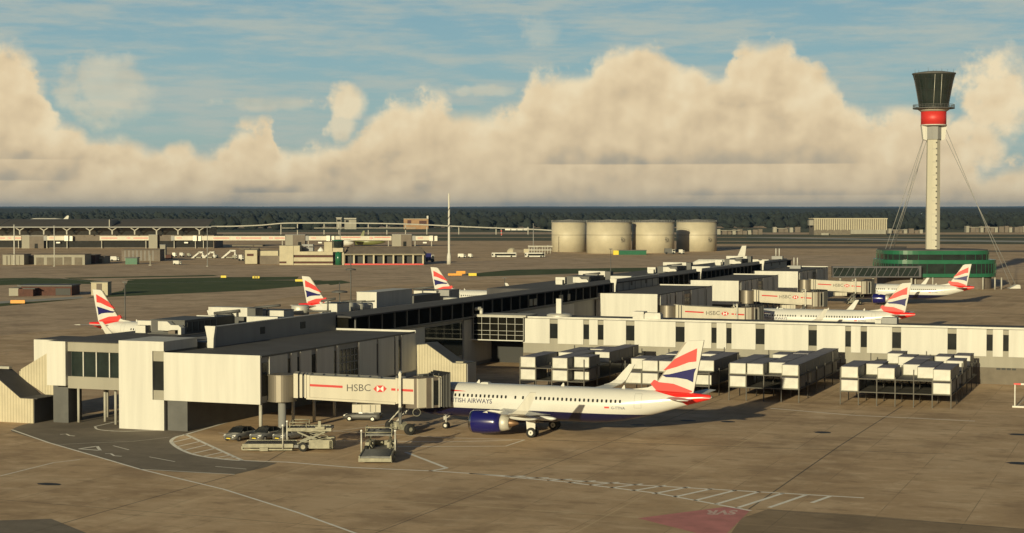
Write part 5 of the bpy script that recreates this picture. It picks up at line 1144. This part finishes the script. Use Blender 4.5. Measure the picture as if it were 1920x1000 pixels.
# olive green airliner at the far bridges
f = Far('distant_airliner', 'olive green airliner with white nose parked at a distant bridge', 'aircraft', 665, 462)
MB().lathe([(.1,f.X(664)),(1.4,f.X(662)),(2.3,f.X(655)),(2.4,f.X(645))], (0,0,f.Z(455)), 'x', 16).build('nose', [M['white']], f.r)
MB().lathe([(2.4,f.X(664)),(2.4,f.X(695)),(1.4,f.X(712)),(.4,f.X(722))], (0,4,f.Z(454)), 'x', 16).build('fuselage', [M['ofgreen']], f.r)
MB().extr([(f.X(672),f.Z(448)),(f.X(680),f.Z(433)),(f.X(683),f.Z(433)),(f.X(681),f.Z(448))], 'y', 3.8, 4.2).build('tail_fin', [M['ofgreen']], f.r)
MB().hexa([(f.X(655),-14,f.Z(452)),(f.X(662),-14,f.Z(452)),(f.X(684),3,f.Z(455)),(f.X(668),3,f.Z(455)),(f.X(655),-14,f.Z(451.7)),(f.X(662),-14,f.Z(451.7)),(f.X(684),3,f.Z(454)),(f.X(668),3,f.Z(454))]).build('wing', [M['ofgreen']], f.r)
for i, (px, py, w, h_, m_, lab) in enumerate(((327,483,8,9,'pipe','small pale ground power cart, left end of the row of carts'),(341,482,9,8,'whitebox','white baggage tug in the row behind the lone white van'),(354,482,7,7,'gse','olive baggage cart just left of the stair trucks'),(404,484,8,7,'pipe','pale cart between the second and third stair trucks'),(440,486,9,7,'gse','olive cart between the stair trucks and the gatehouse'),(215,490,16,9,'whitebox','white truck between the pale hut and ribbed store'))):
    far_vehicle('ground_cart', lab, 'cart', px, py, w, h_, m_)
# fire station group
f = Far('gatehouse', 'small cream block with one dark window left of the fire station', 'building', 480, 496); f.part('wall', 'cream', (458,469,482,495,0,10)); f.part('side_wall', 'cream', (482,471,520,480,3,12)); f.part('lower_bay', 'brown', (482,480,523,496,2.5,12)); f.part('window', 'brick', (463,476,475.5,480.5,-.1,0)); f.part('canopy', 'tandark', (430,460,488,463,8,16), (446,466,482,468.5,5,9)); f.part('roof', 'roof', (457.5,468.3,482.5,469,-.2,10.2))
f = Far('fire_station', 'cream fire station with dark engine bays, red kerb and green watch tower', 'fire station', 640, 497)
f.part('office_block', 'cream', (524,461,550,497,0,12), (550,461,562,472,.3,12), (550,472,624,478.5,.3,12), (550,483,624,490.5,.3,12), (550,494.5,624,497,.3,12)); f.part('window_strip', 'brick', (550,478.5,624,483,1,11), (550,490.5,624,494.5,1,11), (524,490.5,537,494,-.1,0)); f.part('rear_block', 'grey', (562,459,583,463,9,14), (562,465,583,472,9,14))
f.part('drum_house', 'cream', (607,454,622,472,2,8)); MB().lathe([(1.6,0),(1.6,.5),(.3,2.0)], (f.X(600),4,f.Z(472)), 'z', 12).build('roof_dish', [M['lamp']], f.r)
MB().lathe([(f.S*6.3,0),(f.S*6.3,f.Z(472))], (f.X(635),-.5,0), 'z', 24).build('green_drum', [M['green']], f.r); f.part('tower_base', 'cream', (624.5,465,644,472.5,-2,4), (641,470,645,497,-.5,3))
MB().lathe([(f.S*9.5,f.Z(465)),(f.S*10.5,f.Z(452)),], (f.X(634),0,0), 'z', 8, 0, False).build('watch_room', [M['glassg']], f.r); MB().lathe([(f.S*11.5,f.Z(452)),(f.S*11.5,f.Z(450.6)),(f.S*4,f.Z(449.5))], (f.X(634),0,0), 'z', 8, 0, False).build('watch_roof', [M['green']], f.r)
m = MB().hexa([(f.X(644),-.6,f.Z(478)),(f.X(797),-.6,f.Z(478)),(f.X(797),20,f.Z(478)),(f.X(644),20,f.Z(478)),(f.X(650),6,f.Z(464)),(f.X(790),6,f.Z(464)),(f.X(784),14,f.Z(464)),(f.X(650),14,f.Z(464))]); m.build('bay_roof', [M['brown']], f.r)
f.part('rear_wall', 'dgrey', (645,478,795,497,6,18)); f.part('fascia', 'cream', (644,476.5,797,478.6,-.3,1))
for i in range(9): f.part('pier', 'cream', (645+18.5*i-1.4,478.5,645+18.5*i+1.6,497,0,1))
for i in range(8): f.part('bay_door', 'black', (647+18.5*i,479,662+18.5*i,494.5,3,3.3))
f.part('red_kerb', 'red', (646,494.5,794,497,-.2,.1))
sp_ = Far('spiral_mast', 'tall tapering white mast with dark spiral band standing alone in the middle', 'mast', 842, 496)
MB().lathe([(sp_.S*4.2,0),(sp_.S*4.0,sp_.Z(482)),(sp_.S*3.2,sp_.Z(477)),(sp_.S*2.3,sp_.Z(474)),(sp_.S*2.0,sp_.Z(420)),(sp_.S*1.6,sp_.Z(366)),(.2,sp_.Z(362))], n=20).build('mast', [M['white']], sp_.r)
h = MB()
for i in range(40):
    q = []
    for k in (i, i+1):
        z = sp_.Z(432)+(sp_.Z(383)-sp_.Z(432))*k/40; a_ = 2*PI*3.2*k/40+1; rr = sp_.S*(2.0-.4*k/40)+.06; q += [(rr*math.cos(a_), rr*math.sin(a_), z-.35), (rr*math.cos(a_), rr*math.sin(a_), z+.35)]
    h.add(q, [(0,2,3,1)])
h.build('spiral_band', [M['dgrey']], sp_.r, fix=False)
# fuel tanks
TL = ['first fuel tank from the left, overlapped by the second', 'second and biggest fuel tank, with a dark mark low on its right', 'third fuel tank, set apart behind a dark gap', 'rightmost fuel tank, behind the white tanker']
for i, (px, w, yb_, yt) in enumerate(((1068,66,473,418),(1144,85,476,418),(1228,80,475,418),(1310,76,472,417.5))):
    f = Far('fuel_tank', 'cream steel '+TL[i], 'fuel tank', px, yb_, 'fuel tanks across the airfield'); rr = w/2*f.S; p_ = f.r
    MB().lathe([(rr,0),(rr,f.Z(yt))], (0,rr,0), 'z', 56).build('shell', [M['tank']], p_); MB().lathe([(rr*1.03,f.Z(yt)),(rr*1.03,f.Z(yt)+.4),(rr*.98,f.Z(yt)+.5),(.3,f.Z(yt-6.5))], (0,rr,0), 'z', 56, 0, False).build('roof', [M['tankroof']], p_)
    MB().lathe([(rr*1.006,f.Z(441.5)),(rr*1.010,f.Z(441.2)),(rr*1.006,f.Z(440.8))], (0,rr,0), 'z', 56, cap=False).build('stiffening_ring', [M['tandark']], p_)
    rl = MB()
    for k in range(40):
        a_ = 2*PI*k/40; rl.tube((rr*math.cos(a_),rr+rr*math.sin(a_),f.Z(yt)+.4),(rr*math.cos(a_),rr+rr*math.sin(a_),f.Z(yt)+1.5),.06,None,4)
    rl.lathe([(rr,f.Z(yt)+1.45),(rr+.06,f.Z(yt)+1.5),(rr,f.Z(yt)+1.55)], (0,rr,0), 'z', 40, cap=False); rl.build('railing', [M['grey']], p_)
    if i:
        x = w*.26*f.S; lg = MB(); yy = rr-math.sqrt(max(0.1, rr*rr-x*x))-.15
        for k in range(10):
            a_ = 2*PI*k/10; lg.tube((x+1.4*math.cos(a_), yy, f.Z(450)+1.4*math.sin(a_)), (x+1.4*math.cos(a_+2*PI/10), yy, f.Z(450)+1.4*math.sin(a_+2*PI/10)), .14, None, 4)
        for dx in (-.6,0,.6): lg.tube((x+dx,yy,f.Z(450)-.8),(x+dx*.3,yy,f.Z(450)+.8),.13,None,4)
        lg.build('round_mark', [M['dgrey']], p_)
far_vehicle('fuel_tanker', 'dark and white fuel tanker between the third and last tanks', 'tanker', 1256, 477, 20, 11, 'dgrey'); far_vehicle('fuel_tanker', 'small white tanker just left of the last tank foot', 'tanker', 1278, 477, 10, 9, 'pipe')
f = Far('pump_house', 'dark green pump house with yellow end between second and third tanks', 'hut', 1180, 478); f.part('wall', 'green', (1160,470,1212,478,0,5)); f.part('yellow_end', 'yellow', (1150,470,1160,479,-.3,4)); f.part('roof', 'dgrey', (1158,469,1213,470.2,-.3,5.3))
# raised road and its structures
f = Far('viaduct', 'pale raised road curving across the far side on thin columns', 'viaduct', 720, 440)
pts = smooth([(396,424.5),(440,424),(490,422),(530,418.5),(570,418),(640,418),(720,419),(790,421),(850,424),(920,427),(1000,430),(1036,432)], 4)
dk = MB()
for a_, b_ in zip(pts, pts[1:]):
    dk.hexa([(f.X(a_[0]),0,f.Z(a_[1]+1.4)),(f.X(b_[0]),0,f.Z(b_[1]+1.4)),(f.X(b_[0]),10,f.Z(b_[1]+1.4)),(f.X(a_[0]),10,f.Z(a_[1]+1.4)),(f.X(a_[0]),0,f.Z(a_[1]-.6)),(f.X(b_[0]),0,f.Z(b_[1]-.6)),(f.X(b_[0]),10,f.Z(b_[1]-.6)),(f.X(a_[0]),10,f.Z(a_[1]-.6))])
dk.build('deck', [M['concrete']], f.r)
for px in (526,557,607,635,690,725,760,800,860,930,990): f.part('column', 'concrete', (px-.8,420 if px < 800 else 426,px+.8,440,3,5))
f.part('lower_deck', 'tan', (590,427,780,428.5,-6,0), (530,427,555,428.5,-6,0))
for x0, x1, y0, y1, lab in ((631,668,408,424,'pair of small tan flat-roofed blocks above the raised road'),(757,803,410,426,'orange brown building above the raised road left of the mast')):
    f = Far('roadside_building', lab, 'building', (x0+x1)/2, 430)
    if x0 < 700: f.part('wall', 'tan', (631,409,640,430,0,8), (646,412,668,430,0,8)); f.part('roof', 'concrete', (630,408,641,409.5,-.3,8.3), (645,409,668,411,-.3,8.3)); f.part('window', 'glass', (648,413,654,417,-.1,0), (632,412,639,416,-.1,0))
    else: f.part('wall', 'orangewall', (757,411,803,430,0,10)); f.part('roof', 'tan', (756.5,410,803.5,411,-.3,10)); f.part('window', 'brick', (786,414,800,421,-.1,0), (764,413,771,422,-.1,0)); f.part('chimney', 'whitebox', (800,405,803,411,2,4))
f = Far('office_block', 'large pale far building with closely ribbed front right of the fuel tanks', 'building', 1595, 441)
f.part('wall', 'tandark', (1526,410,1663,441,.5,30)); 
rb_ = MB()
for i in range(34): f.box(rb_, 1527+4.05*i, 411, 1529.2+4.05*i, 432-(1 if i % 3 else 0), 0, .6)
rb_.build('front_rib', [M['cream']], f.r); f.part('roof_edge', 'cream', (1525,409.3,1664,411,-.2,30)); f.part('low_annex', 'tan', (1594,431,1660,439,-3,0), (1538,437,1552,442,-6,-2)); f.part('side_wing', 'tan', (1518,413,1526,423,2,12))
for x0, x1, y0, y1, lab in ((1812,1930,424,436,'long low pale block at the far right behind the stays'),(1450,1502,426,436,'cluster of small tan houses left of the ribbed building'),(1666,1735,429,438,'low brown shed between the ribbed building and the tower'),(1345,1432,430,440,'pale picket-like row of low sheds right of the tanks')):
    f = Far('low_building', lab, 'building', (x0+x1)/2, y1); n_ = int((x1-x0)/9)
    for i in range(n_):
        q = x0+(x1-x0)*i/n_; f.part('wall', 'brown' if i % 3 else 'tan', (q,y0+(i*3) % 4,q+(x1-x0)/n_*(.6+.35*((i*5) % 3)/2),y1,(i*2) % 5,9))
    f.part('roof', 'tan', (x0,y0-1+3,x1*.5+x0*.5,y0+3,1,9))
# poles, signs, huts of the airfield
def pole(px, pyb, pyt, lab, head=None, m='dgrey', r=.12):
    p = G(px, pyb); Sx = ((p-C0).dot(FW))/FOC; h_ = (pyb-pyt)*Sx; t_ = thing('lamp_pole', lab, 'pole', (p.x, p.y, 0), YAW)
    MB().tube((0,0,0),(0,0,h_), r*1.2, r*.7, 8).build('shaft', [M[m]], t_); MB().lathe([(r*3,0),(r*3,.25),(r*1.5,.35)], n=10).build('base', [M['concrete']], t_)
    for hy, w in (head or ()): 
        z = (pyb-hy)*Sx; MB().lathe([(w*Sx*.5,z),(w*Sx*.5,z+.25),(w*Sx*.3,z+.4)], n=16).build('lamp_ring', [M['dgrey']], t_)
    if not head: MB().box(-.5,-.2,h_,.5,.2,h_+.22).build('lamp_head', [M['dgrey']], t_)
pole(235, 640, 530, 'thin dark pole beside the leftmost red and blue tail', m='dgrey', r=.15)
pole(637, 660, 530, 'thin dark pole in front of the rooftop cylinders, ring halfway up', ((549,30),), r=.13)
pole(658, 600, 478, 'tall thin dark mast with a small ring near its top', ((507,20),), r=.16)
pole(946, 600, 522, 'short dark pole over the dark pier roof, right of the third tail', r=.12)
pole(1145, 560, 468, 'thin dark pole in front of the second fuel tank', r=.12)
pole(1425, 560, 488, 'thin dark pole over the farthest gate block', r=.10)
pole(27, 497, 422, 'white pole standing in front of the leftmost tan shed', m='whitebox', r=.3)
pole(102, 500, 424, 'white pole in front of the wide garage shed', m='whitebox', r=.22)
pole(389, 500, 425, 'thin grey pole right of the stair trucks', m='grey', r=.2)
pole(282, 498, 478, 'short pale post by the ribbed store', m='tan', r=.3)
pole(1000, 476, 420, 'slim grey mast left of the first fuel tank', m='grey', r=.25)
pole(638, 462, 424, 'slim grey mast over the fire station watch tower', m='grey', r=.25)
for px, py, w, h_, m_s, lab in ((33,566,27,6,'orange','orange taxiway sign board on the grass at far left'),(419,519,10,4,'yellow','small yellow taxiway sign by itself, left of the dark lettered one'),(480,520,13,4,'yellow','small yellow and black taxiway sign left of the second tail'),(561,526,15,4,'yellow','yellow taxiway sign touching the second tail'),
      (853,515,26,4,'orange','orange taxiway sign, left of the group right of the third tail'),(864,511,17,5,'orange','orange taxiway sign standing behind the other two'),(886,515,15,5,'yellow','yellow orange taxiway sign, right of the group of three')):
    f = Far('taxiway_sign', lab, 'sign', px, py+h_*.5+1.2, 'taxiway signs'); f.part('board', m_s, (px-w/2,py-h_/2,px+w/2,py+h_/2,0,.4)); f.part('leg', 'black', (px-w*.35,py+h_/2,px-w*.3,py+h_/2+1.2,.1,.3)); f.part('leg', 'black', (px+w*.3,py+h_/2,px+w*.35,py+h_/2+1.2,.1,.3))
    if px == 480:
        for q in (-3,0,3): f.part('black_panel', 'black', (px+q-.8,py-h_*.4,px+q+.6,py+h_*.4,-.05,0))
f = Far('brick_hut', 'dark red brown low hut group on the grass at the left', 'hut', 80, 556); f.part('wall', 'brick', (33,538,128,556,4,14)); f.part('front_bay', 'brick', (34,542,62,557,0,4)); f.part('pale_end', 'tan', (15,541,33,556,1,8)); f.part('roof', 'dgrey', (26,536,129,538.3,3.6,14.4), (43,541,66,542.3,-.3,4)); f.part('doorway', 'black', (98,542,126,555,3.9,4))
f = Far('cream_hut', 'small cream hut with brown centre panel behind the leftmost tail', 'hut', 186, 554); f.part('wall', 'cream', (171,530,202,554,0,5)); f.part('brown_panel', 'brown', (181,532,191,554,-.1,0)); f.part('roof', 'tan', (170.5,529,202.5,530.5,-.2,5.2))
f = Far('distant_airliner', 'white airliner tail fin beyond the farthest rooftop plant', 'aircraft', 1388, 499)
MB().extr([(f.X(1380),f.Z(487)),(f.X(1391),f.Z(461)),(f.X(1399),f.Z(461)),(f.X(1396),f.Z(487))], 'y', -.2, .2).build('tail_fin', [M['white']], f.r); MB().lathe([(.3,f.X(1404)),(1.5,f.X(1388)),(2.0,f.X(1370)),(2.0,f.X(1310)),(.4,f.X(1298))], (0,0,f.Z(494)), 'x', 16).build('fuselage', [M['white']], f.r)
# ------------------------------------------------------------------ woodland and hills
rnd = random.Random(3)
def crown(mb, x, y, r, z0, h):
    n, k = 7, 5; o = len(mb.v)
    for j in range(k+1):
        t = j/k; rr = r*(math.sin(PI*min(.98, .12+.88*t))**.75 if t < 1 else .05)
        for i in range(n):
            a_ = 2*PI*(i+.5*(j % 2))/n; q = rr*(.65+.7*rnd.random()); mb.v.append((x+q*math.cos(a_), y+q*math.sin(a_), z0+h*t+(rnd.random()-.5)*h*.10))
    for j in range(k):
        for i in range(n):
            mb.f.append([o+j*n+i, o+j*n+(i+1) % n, o+(j+1)*n+(i+1) % n, o+(j+1)*n+i]); mb.m.append(rnd.choice((0,0,1))); mb.s.append(True)
w = MB()
for row in range(10):
    D = 2350+row*170+(row*row*14); n_ = int(D*.86/11.0); py = 412-row*1.65
    for i in range(n_):
        a_ = (i/n_-.5)*.84; x_ = a_*D+rnd.uniform(-6,6); d_ = D+rnd.uniform(-80,80)
        wav = 3.4*math.sin(x_*.011+row)+2.6*math.sin(x_*.031+2*row)+1.5*math.sin(x_*.09+row)
        if row < 2 and math.sin(x_*.013+row*2)+rnd.uniform(-.5,.5) < -.2: continue
        q = C0+Vector((FW.x,FW.y,0)).normalized()*d_+RT*x_
        top = CAM_H+(HZ-py)*D/FOC+wav*.8+rnd.uniform(-2,2)+(rnd.uniform(3,6) if rnd.random() < .06 else 0)
        hh = min(top, rnd.uniform(13,18)); crown(w, q.x, q.y, rnd.uniform(6,10), top-hh, hh)
wo = w.build('woodland', [M['leaf'], M['leaf2']], fix=False)
tag(wo, 'dark continuous belt of woodland along the horizon behind the airfield', 'woodland', None, 'stuff')
f2 = Vector((FW.x,FW.y,0)).normalized()
hill = MB()
for D, py, amp in ((5000,392.0,.8),(8000,390.6,.9),(13000,389.4,.8),(21000,388.2,.9),(32000,387.2,.8)):
    n_ = 110; vs = []
    for i in range(n_+1):
        x_ = (i/n_-.5)*1.1*D; q = C0+f2*D+RT*x_
        z = CAM_H+(HZ-py+amp*(.5*math.sin(i*.23+D)+.3*math.sin(i*.61+D*.3)+.2*math.sin(i*1.7+D*.7)))*D/FOC; b2 = q+f2*D*.06
        vs += [(q.x,q.y,-1),(q.x+f2.x*D*.03,q.y+f2.y*D*.03,max(2,z)),(b2.x,b2.y,-1)]
    hill.add(vs, [(i*3+j, i*3+3+j, i*3+4+j, i*3+1+j) for i in range(n_) for j in (0,1)], 0, True)
tag(hill.build('hills', [M['hill']], fix=True), kind='structure')

hz = MB().box(-36000,-400,-1.2,36000,42000,190).build('haze', [M['hazevol']]); tag(hz, 'thin pale air lying over the whole airfield', 'haze', None, 'stuff')
